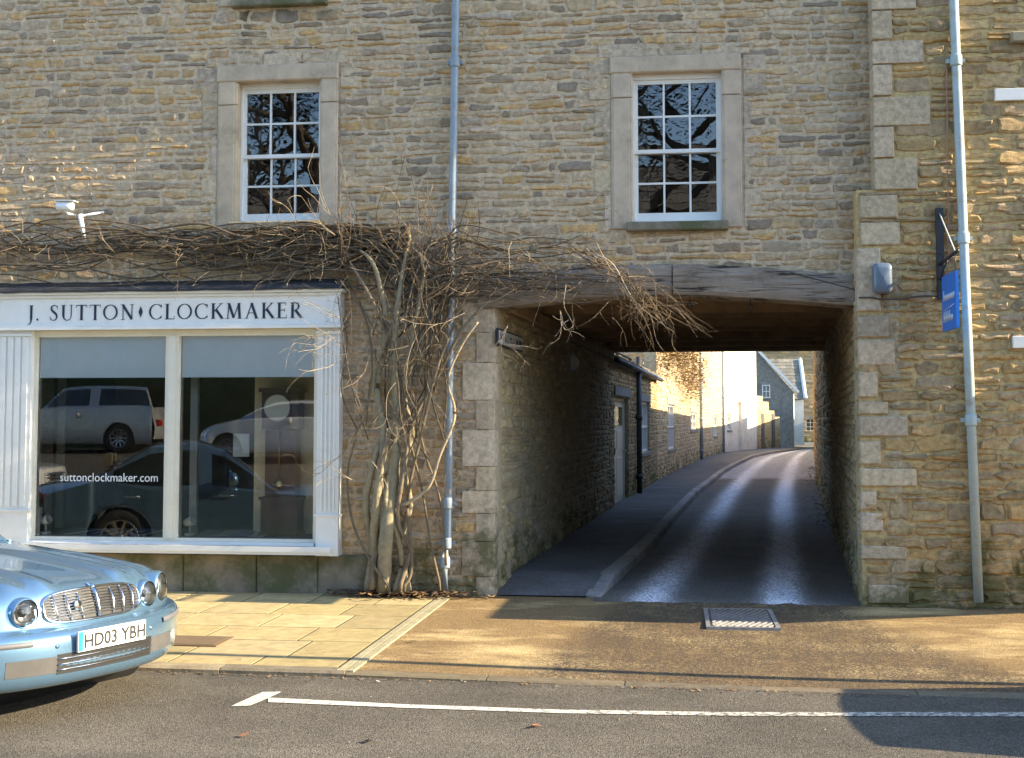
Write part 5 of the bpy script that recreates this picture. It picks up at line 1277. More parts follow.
# garden wall with doors
h = empty('garden_wall', 'sunlit pale garden wall with planked doors beyond the white rendered house', 'wall', (LB[5].x, LB[5].y, 0))
od = lane_window(h, s4, 762, 765, 408, 447); od = (od[0], od[1], 0, od[3])
d_ = 72; m_ = MB(); U = (LB[6] - LB[5]).normalized(); N4 = V((U.y, -U.x, 0)); L4 = (LB[6] - LB[5]).length
n = 4
zz_ = [zpix(396, 68), zpix(402, 70), zpix(411, 73), zpix(417, 75)]
for i in range(n):
    a = LB[5] + U * L4 * i / n; b = LB[5] + U * L4 * (i + 1) / n; wallseg(m_, a, b, -.1, zz_[i], .35, (), ((.14, .22), (.3, .6), .02, 1), 60 + i, (.42, .37, .26))
for i_, c in enumerate(m_.c): m_.c[i_] = (c[0] * 1.3, c[1] * 1.3, c[2] * 1.2)
m_.build('wall', STONE, h)
DOORB = mat('weathered_brown_door', (.12, .10, .08), .8)
for (u0, u1) in ((L4 * .18, L4 * .28), (L4 * .62, L4 * .74)):
    m_ = MB(); m_.bbox(V((LB[5].x, LB[5].y, 0)), U, ZU, N4, u0, u1, 0, 1.95, .0, .06, .01); m_.build('door', DOORB, h)
setrel(h)
# gabled cottage behind, gable facing down the lane
gB = V((*XD(793.5, 80), 0)); gU = V((math.cos(R(6)), -math.sin(R(6)), 0)); gA = gB - gU * 2.55; gN = V((gU.y, -gU.x, 0)); gL = (gB - gA).length
zE = zpix(391, 78); zK = zpix(349, 82)
h = empty('gabled_cottage', 'grey gabled cottage with small white window and sloping white verge near the end of lane', 'house', (gA.x, gA.y, 0))
m_ = MB()
prof = [(0, -.1), (gL, -.1), (gL, zE), (0.2, zK), (-gL + .4, zE), (-gL + .4, -.1)]
m_.prism(prof, lambda u, v, n: gA + gU * u + ZU * v + gN * n, -2.4, 0); m_.build('wall', mat('grey_rubble_far', (.20, .19, .165), .95, var=.3, vs=6, bump=.03, bs=7), h)
m_ = MB()
for (a, b) in (((-.12 + .2, zK + .12), (gL + .25, zE - .06)),):
    d = V((b[0] - a[0], b[1] - a[1])).normalized(); nrm = V((-d.y, d.x))
    pr_ = [(a[0], a[1]), (b[0], b[1]), (b[0] + nrm.x * .16, b[1] + nrm.y * .16), (a[0] + nrm.x * .16, a[1] + nrm.y * .16)]
    m_.prism(pr_, lambda u, v, n: gA + gU * u + ZU * v + gN * n, -2.5, .12, 1, (.19, .175, .14)); m_.prism([(p[0], p[1]) for p in pr_], lambda u, v, n: gA + gU * u + ZU * v + gN * n, .122, .2, 0)
m_.build('roof', [WHITE, SLATE], h)
s_, d_ = lane_pt(762.5, (gA, gB)); s2_, _ = lane_pt(770.5, (gA, gB)); put_window(h, (gA, gB), (s_, s2_, zpix(398, d_), zpix(385, d_)), -.02)
m_ = MB()
sw = [gB - gN * .02, gB - gN * 2.3]
m_ = MB(); wU = (sw[1] - sw[0]).normalized(); m_.box((0, 0, 0), (0, 0, 0)) if False else None
wallseg(m_, sw[0] + gU * .02, sw[1] + gU * .02, -.1, zE - .02, .2); m_.build('side_wall', LIMEW, h); setrel(h)
# cottage beyond with stone slate roof facing us and the end house closing the lane
h = empty('far_cottage', 'white walled cottage with broad stone slate roof behind the gabled cottage', 'house', (*XD(786, 88), 0)); o0 = V(h.location)
a, b = V((*XD(772, 90), 0)), V((*XD(803.5, 90), 0)); m_ = MB(); ze = zpix(397, 90); zr2 = zpix(361, 94)
m_.box((a.x, a.y, -.1), (b.x, a.y + 6, ze)); m_.build('wall', LIMEW, h)
m_ = MB(); roof_slab(m_, V((a.x, a.y, 0)), V((b.x, a.y, 0)), V((0, -1, 0)), ze, 3.2, zr2 - ze, .2, 12, .35); m_.build('roof', SLATE, h)
m_ = MB(); m_.tube([(b.x + .1, a.y - .25, ze - .1), (b.x + .1, a.y + 3.2, zr2 + .1)], .13, 4, sm=False); m_.build('verge', WHITE, h); setrel(h)
h = empty('end_house', 'tall golden stone house with one small white window closing the end of the lane', 'house', (*XD(812, 97), 0)); o0 = V(h.location)
a, b = V((*XD(740, 99), 0)), V((*XD(880, 99), 0)); y_ = V((*XD(812, 99), 0)).y
seg = (V((a.x, y_, 0)), V((b.x, y_, 0)))
s_, d_ = lane_pt(806, seg); s2_, _ = lane_pt(815, seg); op = (s_, s2_, zpix(431, d_), zpix(418.5, d_))
m_ = MB(); wallseg(m_, seg[0], seg[1], -.1, 7.2, .4, [op], ((.16, .26), (.35, .8), .03, 1), 71); m_.build('wall', STONE, h); put_window(h, seg, op, .12, nv=3)
m_ = MB(); roof_slab(m_, seg[0], seg[1], V((0, -1, 0)), 7.2, 6, 4, .2, 13, .4); m_.build('roof', SLATE, h); setrel(h)
# right-hand lane wall, falling in height
h = empty('lane_wall', 'long rubble boundary wall along the right side of the lane beyond the passage', 'wall', (RBp[1].x, RBp[1].y, 0))
m_ = MB(); hts = [4.3, 3.6, 3.2, 2.6, 2.3]
for i in range(1, 6):
    a, b = RBp[i], RBp[i + 1]; U = (b - a); L_ = U.length; U.normalize(); N = V((-U.y, U.x, 0))
    a = V((a.x, a.y, 0)); slab(m_, a, U, N, 0, L_, -.1, hts[i - 1], .35, (), (.36, .3, .2))
    if i < 4: rubble(m_, a, U, N, 0, L_, 0, hts[i - 1], (), hr=(.12, .2), wr=(.25, .6), rel=.03, pal=PAL_B, seed=80 + i)
m_.build('wall', STONE, h); setrel(h)
# ------------------------------------------------------------------ cars
def paint(name, col, metal=.5, rough=.28):
    return mat(name, col, rough, metal, var=.02, vs=3, coat=1.0)
CHROME = mat('chrome', (.75, .76, .78), .08, 1.0, var=0)
BLK = mat('black_plastic', (.02, .02, .022), .5, var=0)
TYRE = mat('tyre_rubber', (.02, .02, .02), .8, bump=.001)
ALLOY = mat('alloy_wheel', (.45, .46, .48), .3, .9)
LENSG = glassmat('lamp_glass', 1.5, (.92, .94, .95))
REFL = mat('lamp_reflector', (.6, .6, .58), .3, .75, var=.45, vs=45, bump=.006, bs=45)
PLATEW = mat('number_plate_white', (.78, .78, .74), .35, var=0)
SEATM = mat('cabin_trim', (.18, .15, .11), .8)
def catmull(pts, n):
    out = []; k = len(pts)
    for i in range(k - 1):
        p0, p1, p2, p3 = pts[max(i - 1, 0)], pts[i], pts[i + 1], pts[min(i + 2, k - 1)]
        for j in range(n):
            t = j / n; out.append(tuple(.5 * ((2 * b) + (c - a) * t + (2 * a - 5 * b + 4 * c - d) * t * t + (3 * b - a - 3 * c + d) * t ** 3) for a, b, c, d in zip(p0, p1, p2, p3)))
    out.append(tuple(pts[-1])); return out
def lerp_tab(T, x):
    # T sorted by descending or ascending x
    for (a, b), (c, d) in zip(T, T[1:]):
        if (a - x) * (c - x) <= 0 and a != c: return b + (d - b) * (x - a) / (c - a)
    return T[0][1] if abs(x - T[0][0]) < abs(x - T[-1][0]) else T[-1][1]
# style: profile = list of (x, z, halfwidth, recess weight, drop at edge, tag)
JAG = dict(L=5.0, W=.93, wheel=.325, axles=(-.88, -3.90),
  prof=[(-.16, .19, .90, 1, 0, 'b'), (-.06, .205, .91, 1, 0, 'b'), (-.015, .25, .92, 1, 0, 'b'), (.0, .32, .925, 1, 0, 'b'), (.0, .42, .93, 1, 0, 'b'), (-.01, .475, .93, 1, 0, 'b'), (-.045, .505, .93, 1, 0, 'b'), (-.09, .52, .93, 1, .0, 'b'),
        (-.105, .55, .93, 1, 0, 'f'), (-.12, .61, .925, 1, 0, 'f'), (-.145, .672, .915, 1, .01, 'f'), (-.185, .714, .905, .95, .03, 'h'), (-.26, .742, .905, .85, .05, 'h'), (-.45, .772, .91, .6, .06, 'h'), (-.75, .802, .925, .3, .07, 'h'), (-1.1, .832, .93, .1, .07, 'h'), (-1.82, .872, .93, 0, .06, 'h'), (-1.87, .885, .90, 0, .05, 'c'),
        (-1.90, .893, .86, 0, .04, 'w'), (-2.15, 1.12, .77, 0, .045, 'w'), (-2.42, 1.325, .67, 0, .045, 'w'), (-2.47, 1.35, .64, 0, .045, 'r'), (-2.75, 1.425, .60, 0, .04, 'r'), (-3.0, 1.43, .60, 0, .04, 'r'), (-3.35, 1.39, .62, 0, .04, 'r'), (-3.42, 1.375, .63, 0, .04, 'g'), (-3.8, 1.19, .72, 0, .04, 'g'), (-4.12, 1.03, .82, 0, .04, 'g'), (-4.17, 1.015, .86, 0, .05, 't'), (-4.5, .98, .88, -.1, .08, 't'), (-4.85, .93, .86, -.45, .08, 't'), (-4.95, .88, .85, -.5, .05, 't'), (-4.97, .7, .88, -.5, 0, 't'), (-5.0, .5, .90, -.5, 0, 't'), (-5.0, .35, .90, -.5, 0, 't'), (-4.95, .24, .88, -.5, 0, 't')],
  ridges=[(.30, .040, .075), (.475, .035, .08), (.70, .03, .11)])
def recess(v, W): return .34 * abs(v) ** 2.6
def car(style, body_m, label, group=None, name='parked_car', plate='HD03 YBH', lamps='round', dark=False):
    W = style['W']; Lc = style['L']
    root = empty(name, label, 'car', (0, 0, 0), 0, group)
    raw = style['prof']; num = [(p[0], p[1], p[2], p[3], p[4]) for p in raw]
    sub = 4; pr_ = catmull(num, sub); tags = []
    for i in range(len(raw) - 1): tags += [raw[i + 1][5]] * sub
    NV = 96 if lamps == 'round' else 40; rows = []
    def pt(p, v):
        x, z, hw, rc, dr = p
        av = abs(v); xx = x - recess(v, W) * rc; y = hw * (math.copysign(1 - (1 - av) ** 1.0, v)); zz = z - dr * av ** 2.2 * (1.0)
        if -1.8 < x < -.1 and style.get('ridges'):
            k = min(1, max(0, (-x - .12) / .12)) * min(1, max(0, (1.8 + x) / .9)); ay = abs(y)
            for (c, h, w) in style['ridges']:
                cc = c * (1 - .12 * min(1, max(0, (-x - .2)))) ; zz += h * k * math.exp(-((ay - cc) / w) ** 2)
            zz -= .018 * k * math.exp(-((ay - .585) / .05) ** 2)
        return V((xx, y, zz))
    for p in pr_: rows.append([pt(p, -1 + 2 * j / NV) for j in range(NV + 1)])
    b = MB()
    # openings in the shell: windscreen and rear glass
    def mf(i, j):
        t = tags[i]; v = abs(-1 + 2 * (j + .5) / NV)
        if t in 'wg' and v < .90: return None
        if lamps == 'round' and t in 'bfh':
            q = rows[i][j] * .5 + rows[i + 1][j + 1] * .5
            if q.x > -.6:
                for (yy, zz, r_) in ((.465, .612, .074), (.675, .625, .086)):
                    if math.hypot(abs(q.y) - yy, q.z - zz) < r_ * .86: return None
        return 0
    b.grid(rows, mf=mf)
    gw = {'w': MB(), 'g': MB()}
    for t in 'wg':
        idx = [i for i in range(len(tags)) if tags[i] == t]; sel = rows[idx[0]:idx[-1] + 2]
        j0, j1 = NV // 20, NV - NV // 20; gw[t].grid([[q + V((-.004, 0, -.004)) for q in r[j0:j1 + 1]] for r in sel])
    # side panels
    edge = [(r[-1].x, r[-1].y, r[-1].z) for r in rows]
    ih = [i for i in range(len(pr_)) if (tags[min(i, len(tags) - 1)] in 'hc')][0]
    belt = []   # shoulder line from front edge to back: (x, y, z)
    hood = [edge[i] for i in range(ih, len(edge)) if tags[min(i, len(tags) - 1)] in 'hc']
    trunk = [edge[i] for i in range(ih, len(edge)) if tags[min(i, len(tags) - 1)] == 't' and edge[i][2] > style.get('tz', .8)]
    bt = hood + [(-1.6, .90, hood[-1][2] + .012), (-2.4, .905, hood[-1][2] + .03), (-3.3, .90, hood[-1][2] + .04)] + trunk
    bt = [q for k, q in enumerate(bt) if k == 0 or q[0] < bt[k - 1][0] - 1e-4]
    BX = [(q[0], q[1]) for q in bt]; BZ = [(q[0], q[2]) for q in bt]
    xf, xr = bt[0][0], bt[-1][0]; zs = .215
    xs = []; x = xf
    while x > xr: xs.append(x); x -= .03
    xs.append(xr)
    sides = {}
    for s in (-1, 1):
        g = []
        for x in xs:
            zt = lerp_tab(BZ, x); yt = lerp_tab(BX, x); zb = zs
            for ax in style['axles']:
                d = abs(x - ax); ra = style['wheel'] + .045
                if d < ra: zb = max(zb, style['wheel'] - .01 + math.sqrt(ra * ra - d * d))
            col = []
            for k in range(11):
                t = k / 10; z = zt + (zb - zt) * t
                bul = .028 * math.sin(min(1, (zt - z) / max(.01, zt - zs)) * 3.14159 * .8)
                tuck = -.05 * max(0, (.38 - z) / .2) ** 2 if z < .38 else 0
                col.append(V((x, s * (yt + bul + tuck), z)))
            col.append(V((x, s * (yt - .12), zb)))
            g.append(col)
        b.grid(g)
        # corner filler from the nose edge to the side panel
        nose = [r[-1 if s > 0 else 0] for r in rows[:ih + 1]][::-1]
        first = g[0]
        m_ = []
        for q in nose:
            zt = first[0].z; k = min(10, max(0, round((zt - q.z) / max(1e-3, zt - zs) * 10))); m_.append(V((xf, first[k].y, q.z)))
        b.grid([nose, m_])
        # greenhouse side
        top = [r[-1 if s > 0 else 0] for i, r in enumerate(rows[:-1]) if tags[i] in 'wrg']
        sg = MB()
        low = [V((q.x, s * lerp_tab(BX, q.x), lerp_tab(BZ, q.x))) for q in top]
        fr_ = [[l + (q - l) * t for q, l in zip(top, low)] for t in (0, .10, .86, 1)]
        nT = len(top)
        pill = set([0, 1, nT - 2, nT - 3]) | set([i for i in range(nT - 1) if abs(top[i].x + 2.62) < .06])
        b.grid(fr_, mf=lambda i, j: 0 if (i != 1 or j in pill) else None)
        sg.grid([[q + V((0, -s * .012, 0)) for q in r] for r in fr_[1:3]]); sides[s] = sg
    # underside and wheel wells
    b.add([(-.3, -.7, .2), (-.3, .7, .2), (-Lc + .3, .7, .2), (-Lc + .3, -.7, .2)], [(0, 3, 2, 1)], 1)
    for ax in style['axles']: b.lathe((ax, -.88, style['wheel']), (0, 1, 0), [(0, style['wheel'] + .05), (1.76, style['wheel'] + .05)], 20, 1)
    b.v = [tuple(q) for q in b.v]
    body = b.build('body', [body_m, BLK], root)
    gw['w'].build('windscreen', CARGLASS, root); gw['g'].build('rear_window', CARGLASS, root)
    for s in (-1, 1): sides[s].build('side_window', CARGLASS, root)
    # cabin: seats and dashboard
    m_ = MB()
    for x in (-2.35, -3.2):
        for y in (-.38, .38): m_.box((x - .5, y - .24, .45), (x, y + .24, .62)); m_.prism([(x - .5, .6), (x - .38, .6), (x - .52, 1.12), (x - .62, 1.12)], lambda u, v, n: V((u, y + n, v)), -.22, .22); m_.box((x - .64, y - .12, 1.14), (x - .54, y + .12, 1.27))
    m_.box((-2.2, -.72, .6), (-1.85, .72, .86)); m_.build('seats', SEATM, root)
    # wheels
    for ax in style['axles']:
        for s in (-1, 1):
            r = style['wheel']; o = V((ax, s * (W - .13), r)); A = V((0, s, 0)); w_ = MB()
            w_.lathe(o, A, [(-.10, r * .66), (-.11, r * .9), (-.09, r), (.07, r), (.10, r * .93), (.105, r * .7), (.09, r * .66)], 32)
            wh = w_.build('wheel', TYRE, root)
            m2 = MB(); m2.lathe(o, A, [(.095, r * .67), (.105, r * .66), (.10, r * .62), (.03, r * .58), (-.05, r * .58)], 32); m2.lathe(o, A, [(.03, 0), (.07, 0), (.085, .03), (.08, .05), (.03, .06)], 16)
            for k in range(10):
                a = 6.283 * k / 10; d = V((math.cos(a), 0, math.sin(a))); t = V((-math.sin(a), 0, math.cos(a))); c = o + A * .06
                m2.add([c + d * .04 + t * .02, c + d * .04 - t * .02, c + d * r * .63 - t * .016 + A * .03, c + d * r * .63 + t * .016 + A * .03], [(0, 1, 2, 3)])
            m2.build('rim', ALLOY, wh)
    def fx(y, z):                       # x of the nose surface at (y, z)
        T = [(p[1], p[0]) for p in pr_ if p[0] > -.6]; x = lerp_tab(T, z); return x - recess(y / W, W) * 1.0
    if lamps == 'round':
        # chrome framed grille with a centre rib
        def outline(k, a=.36, h0=.545, h1=.690, dx=.0):
            o = []; n = 48; cz = (h0 + h1) / 2; hh = (h1 - h0) / 2 * k
            for i in range(n):
                t = 6.28319 * i / n; c, s_ = math.cos(t), math.sin(t); y = (a * (1 if k == 1 else (a * 1 - (1 - k) * .09) / a)) * math.copysign(abs(c) ** .38, c); z = cz + hh * math.copysign(abs(s_) ** .52, s_)
                z += .018 * (1 - (y / a) ** 2) * (1 if s_ > 0 else -.2)
                o.append(V((fx(y, min(z, .69)) + dx, y, z)))
            return o
        g = MB(); A_ = outline(1.13, dx=.004); B_ = outline(1.08, dx=.022); C_ = outline(.98, dx=.018); D_ = outline(.93, dx=-.012)
        g.grid([x + [x[0]] for x in (A_, B_, C_, D_)]); gr = g.build('grille', CHROME, root)
        g = MB(); E_ = outline(.95, dx=.011); c = V((fx(0, .615) + .011, 0, .617)); g.add(E_ + [c], [(i, (i + 1) % 48, 48) for i in range(48)]); g.build('mesh', BLK, gr)
        g = MB()
        for z in [.557 + .0155 * k for k in range(9)]:
            hw = .345 * (1 - max(0, abs(z - .617) - .045) * 2.4)
            g.tube([(fx(y, z) + .016, y, z + .012 * (1 - (y / .375) ** 2)) for y in [hw * (-1 + 2 * i / 16) for i in range(17)]], .0023, 4)
        for y in (-.285, -.2, -.115, .115, .2, .285):
            g.tube([(fx(y, z) + .021, y + .012 * math.sin((z - .56) * 18) * (1 if y > 0 else -1), z) for z in (.552, .59, .62, .65, .694)], .0050, 5)
        g.tube([(fx(0, z) + .024, 0, z) for z in (.55, .59, .63, .67, .705)], [.012, .012, .013, .015, .018], 8)
        g.tube([(-.135, 0, .705), (-.16, 0, .716), (-.20, 0, .726)], [.012, .012, .005], 8)
        g.lathe((fx(0, .63) + .02, -.15, .625), (1, 0, .1), [(0, .028), (.008, .028), (.01, .02), (.01, 0)], 20)
        g.build('grille_bars', CHROME, gr)
        for s in (-1, 1):
            for (yy, zz, rr) in ((.465, .612, .074), (.675, .625, .086)):
                x = fx(yy, zz); A = V((1, s * (.15 if yy < .6 else .40), .04)).normalized(); o = V((x - .006, s * yy, zz)); hm = MB()
                hm.lathe(o - A * .10, A, [(0, rr * 1.19), (.11, rr * 1.17), (.126, rr * 1.09), (.128, rr * 1.03)], 32, 0); hm.lathe(o - A * .10, A, [(.1275, rr * 1.03), (.118, rr * .99), (.06, rr * .97)], 32, 1)
                hl = hm.build('headlight', [body_m, BLK], root)
                q = MB(); q.lathe(o, A, [(.02, rr * .97), (-.02, rr * .8), (-.05, rr * .4), (-.055, 0)], 28); q.lathe(o, A, [(-.04, 0), (.0, .0), (-.005, rr * .30), (-.035, rr * .34)], 20, 1); q.lathe(o + A * .0, A, [(.0, rr * .62), (.004, rr * .66), (.0, rr * .7)], 24, 1); q.build('reflector', [REFL, BLK], hl)
                q = MB(); q.lathe(o, A, [(.022, rr * .98), (.040, rr * .8), (.052, rr * .45), (.056, 0.001)], 28); q.build('lens', LENSG, hl)
        # bumper rubbing strips, lower grille, fog lamps, sensors
        for s in (-1, 1):
            q = MB(); pa = []
            ys_ = [.50 + (.90 - .50) * i / 14 for i in range(15)]
            q.grid([[V((fx(y, .455) + o_, s * y, z)) for y in ys_] for (z, o_) in ((.472, .0), (.468, .012), (.445, .012), (.441, .0))]); q.build('bumper_strip', mat('grey_strip', (.12, .12, .13), .5), root)
            q = MB(); q.grid([[V((fx(y, z) + .002, s * y, z)) for y in [.36 + .27 * i / 8 for i in range(9)]] for z in (.285, .375)]); 
            q.build('lower_panel', mat('grey_mesh_panel', (.075, .072, .07), .7), root)
            q = MB(); o = V((fx(.70, .325) - .012, s * .70, .325)); q.lathe(o, V((1, s * .75, 0)), [(0, .046), (.010, .044), (.015, .03), (.017, 0)], 20); q.lathe(o, V((1, s * .75, 0)), [(-.01, .055), (.012, .054), (.012, .045)], 20)
            q.build('fog_light', REFL, root)
            q = MB(); q.lathe((fx(.36, .43) - .002, s * .36, .43), (1, 0, 0), [(0, .013), (.005, .013), (.006, 0)], 12); q.build('parking_sensor', body_m, root)
        q = MB(); q.grid([[V((fx(y, z) + .003, y, z)) for y in [-.36 + .72 * i / 16 for i in range(17)]] for z in (.275, .385)]); lg = q.build('lower_grille', BLK, root)
        q = MB()
        for z in (.30, .33, .36): q.tube([(fx(y, z) + .007, y, z) for y in [-.36 + .72 * i / 16 for i in range(17)]], .004, 4)
        q.build('grille_bars', CHROME, lg)
        q = MB(); q.box((.012, -.26, .385), (.024, .26, .497)); pl = q.build('number_plate', PLATEW, root)
        q = MB(); q.box((.0242, -.258, .387), (.0248, -.225, .495)); q.build('blue_band', mat('plate_blue', (.02, .3, .62), .4, var=0), pl)
        M = Matrix.Translation(V((.0245, .215, .40))) @ Matrix.Rotation(math.pi / 2, 4, 'Z') @ Matrix.Rotation(math.pi / 2, 4, 'X') @ Matrix.Scale(-1, 4, (1, 0, 0)) @ Matrix.Scale(-1, 4, (1, 0, 0))
        # text runs from the driver's side (+y) to -y when seen from the front
        M = Matrix(((0, 0, 1, .0248), (-1, 0, 0, .0), (0, 1, 0, .402), (0, 0, 0, 1)))
        M = Matrix(((0, 0, 1, .0250), (-1, 0, 0, 0), (0, 1, 0, .4015), (0, 0, 0, 1)))
        M = Matrix(((0, 0, -1, .0250), (-1, 0, 0, 0), (0, 1, 0, .4015), (0, 0, 0, 1)))
        text_plate(plate, pl, (.0252, .215, .4035), .47, .075)
    else:
        gz0, gz1 = style['gz']; q = MB(); hw = style['gw']
        q.grid([[V((fx(y, z) + .006, y, z)) for y in [-hw + 2 * hw * i / 12 for i in range(13)]] for z in (gz0, (gz0 + gz1) / 2, gz1)]); gr = q.build('grille', BLK, root)
        q = MB()
        for k in range(4): z = gz0 + (gz1 - gz0) * (k + .5) / 4; q.tube([(fx(y, z) + .014, y, z) for y in [-hw + 2 * hw * i / 12 for i in range(13)]], .014, 4)
        q.build('grille_bars', ALLOY, gr)
        for s in (-1, 1):
            q = MB(); ys_ = [hw + .04 + (W * .9 - hw - .04) * i / 8 for i in range(9)]
            q.grid([[V((fx(y, z) + .006, s * y, z)) for y in ys_] for z in (gz0 + .0, (gz0 + gz1) / 2, gz1 + .02)]); hl = q.build('headlight', REFL, root)
            q = MB(); q.grid([[V((fx(y, z) + .02, s * y, z)) for y in ys_] for z in (gz0 + .0, (gz0 + gz1) / 2, gz1 + .02)]); q.build('lens', LENSG, hl)
            q = MB(); o = V((fx(.66, gz0 - .22), s * .66, gz0 - .22)); q.lathe(o, (1, s * .4, 0), [(0, .06), (.015, .055), (.02, 0)], 16); q.build('fog_light', REFL, root)
        q = MB(); zc = gz0 - .13; x = fx(0, zc) + .01; q.box((x, -.26, zc - .055), (x + .012, .26, zc + .055)); pl = q.build('number_plate', PLATEW, root)
        text_plate(plate, pl, (x + .0135, .235, zc - .04), .47, .08)
    for s in (-1, 1):
        q = MB(); o = V((-2.3, s * .98, .98)); q.lathe(o, (-1, 0, .05), [(0, .0), (0.005, .05), (.04, .085), (.10, .09), (.11, 0)], 14); q.tube([(-2.33, s * .86, .93), (-2.35, s * .96, .96)], .02, 6); q.build('wing_mirror', body_m, root)
        q = MB(); q.box((-Lc + .12, s * .52, .70), (-Lc + .0, s * .84, .86)); q.build('tail_light', mat('red_lens', (.35, .01, .01), .2), root)
        for x in (-2.35, -3.4): q = MB(); q.tube([(x, s * .945, .80), (x - .16, s * .945, .80)], .012, 6); q.build('door_handle', CHROME if lamps == 'round' else body_m, root)
    return root
def text_plate(txt, parent, o, width, h):
    if not txt: return
    me = text_mesh(txt, h * 1.38, .0004, bold=.0022); xs = [v.co.x for v in me.vertices]; w = max(xs) - min(xs); k = width / w
    for v in me.vertices:
        x, y, z = v.co; v.co = V((o[0] + z, -o[1] + (x - min(xs)) * k, o[2] + y))
    me.flip_normals() if False else None
    me.materials.clear(); me.materials.append(BLK); ob = bpy.data.objects.new('lettering', me); COL.objects.link(ob); ob.parent = parent

SILVERBLUE = paint('silver_blue_metallic_paint', (.17, .31, .47), .7, .24)
JAG['prof'] = [((p[0] if p[0] > -2.75 else -2.75 + (p[0] + 2.75) * .84),) + p[1:] for p in JAG['prof']]; JAG['axles'] = (-.88, -3.62); JAG['L'] = 4.63
jag = car(JAG, SILVERBLUE, 'silver blue saloon with four round headlights and chrome grille parked by the kerb')
d_ = 7.56; fc = XD(114, d_)
JYAW = R(-21)
jag.location = (fc[0], fc[1], -.075); jag.rotation_euler = (0, 0, JYAW)
# saloon outside the right edge, its shadow falls into the picture
# off-roader parked behind the silver car (seen in the shop window)
def restyle(s, sc_z=1.0, lift=0.0, L=None, **kw):
    t = dict(s); t['prof'] = [(p[0], p[1] * sc_z + lift * min(1, p[1] / .5), p[2], p[3], p[4] * kw.get('dropk', 1), p[5]) for p in s['prof']]; t.update({k: v for k, v in kw.items() if k != 'dropk'}); return t
SUV = dict(L=4.5, W=.95, wheel=.37, axles=(-.85, -3.45), gz=(.80, .98), gw=.42, tz=.95, ridges=None,
  prof=[(-.14, .34, .92, 1, 0, 'b'), (-.03, .36, .93, .9, 0, 'b'), (.0, .45, .94, .8, 0, 'b'), (.0, .62, .94, .75, 0, 'b'), (-.02, .72, .94, .7, 0, 'b'), (-.06, .76, .94, .65, 0, 'f'), (-.07, .88, .93, .6, 0, 'f'), (-.09, 1.0, .92, .6, .0, 'f'), (-.14, 1.05, .92, .6, .01, 'h'), (-.4, 1.09, .93, .4, .02, 'h'), (-.9, 1.13, .94, .1, .03, 'h'), (-1.25, 1.16, .94, 0, .03, 'h'), (-1.3, 1.17, .93, 0, .03, 'c'),
        (-1.34, 1.18, .88, 0, .03, 'w'), (-1.6, 1.45, .80, 0, .03, 'w'), (-1.85, 1.70, .73, 0, .03, 'w'), (-1.92, 1.73, .72, 0, .03, 'r'), (-2.4, 1.78, .71, 0, .03, 'r'), (-3.4, 1.78, .71, 0, .03, 'r'), (-4.1, 1.74, .71, 0, .03, 'r'), (-4.15, 1.71, .72, -.1, .03, 'g'), (-4.25, 1.45, .80, -.1, .02, 'g'), (-4.36, 1.2, .88, -.1, .02, 'g'), (-4.38, 1.17, .9, -.2, .02, 't'), (-4.45, .9, .93, -.2, 0, 't'), (-4.5, .7, .93, -.2, 0, 't'), (-4.5, .5, .93, -.2, 0, 't'), (-4.45, .35, .92, -.2, 0, 't')])
HATCH = dict(L=4.25, W=.89, wheel=.33, axles=(-.82, -3.4), gz=(.58, .68), gw=.3, tz=.9, ridges=None,
  prof=[(-.14, .2, .86, 1, 0, 'b'), (-.03, .22, .87, 1, 0, 'b'), (.0, .32, .88, 1, 0, 'b'), (.0, .5, .88, 1, 0, 'b'), (-.03, .58, .88, 1, 0, 'f'), (-.07, .68, .88, 1, 0, 'f'), (-.13, .78, .87, .9, .03, 'h'), (-.3, .88, .87, .7, .05, 'h'), (-.7, .98, .89, .3, .06, 'h'), (-1.0, 1.04, .89, .1, .05, 'h'), (-1.05, 1.05, .87, 0, .05, 'c'),
        (-1.1, 1.06, .84, 0, .04, 'w'), (-1.55, 1.30, .72, 0, .04, 'w'), (-1.9, 1.44, .64, 0, .04, 'w'), (-1.97, 1.455, .63, 0, .04, 'r'), (-2.4, 1.50, .61, 0, .04, 'r'), (-3.0, 1.49, .61, 0, .04, 'r'), (-3.55, 1.43, .62, 0, .04, 'r'), (-3.62, 1.41, .63, -.1, .04, 'g'), (-3.85, 1.22, .72, -.2, .04, 'g'), (-4.05, 1.05, .8, -.3, .03, 'g'), (-4.08, 1.03, .82, -.3, .02, 't'), (-4.18, .85, .87, -.3, 0, 't'), (-4.25, .6, .88, -.3, 0, 't'), (-4.25, .4, .88, -.3, 0, 't'), (-4.2, .25, .87, -.3, 0, 't')])
suv = car(SUV, paint('white_gloss_car_paint', (.72, .72, .70), 0, .3), 'white off roader parked behind the silver blue saloon left of the shop', lamps='rect', plate='WH3 8DXX')
suv.location = (-8.15, -4.9, -.075); suv.rotation_euler = (0, 0, R(-8))
WHT = MATS['white_gloss_car_paint']
dsv = car(SUV, paint('dark_red_paint', (.10, .01, .012), .3), 'dark red off roader parked on the road beyond the right edge of the picture', lamps='rect', plate='')
dsv.location = (9.0, -4.32, -.075); dsv.rotation_euler = (0, 0, 0)
h1 = car(HATCH, WHT, 'white hatchback parked across the market square facing the shop window', lamps='rect', plate='')
def roadz(y): return -.075 + (max(0, (-y - 10.5)) * .075 if y > -22 else 11.5 * .075)
h1.location = (-11.6, -19.3, roadz(-19.5)); h1.rotation_euler = (0, 0, R(174))
h2 = car(SUV, paint('pale_grey_car_paint', (.5, .52, .53), .4), 'pale grey off roader parked across the market square left of the white hatchback', lamps='rect', plate='')
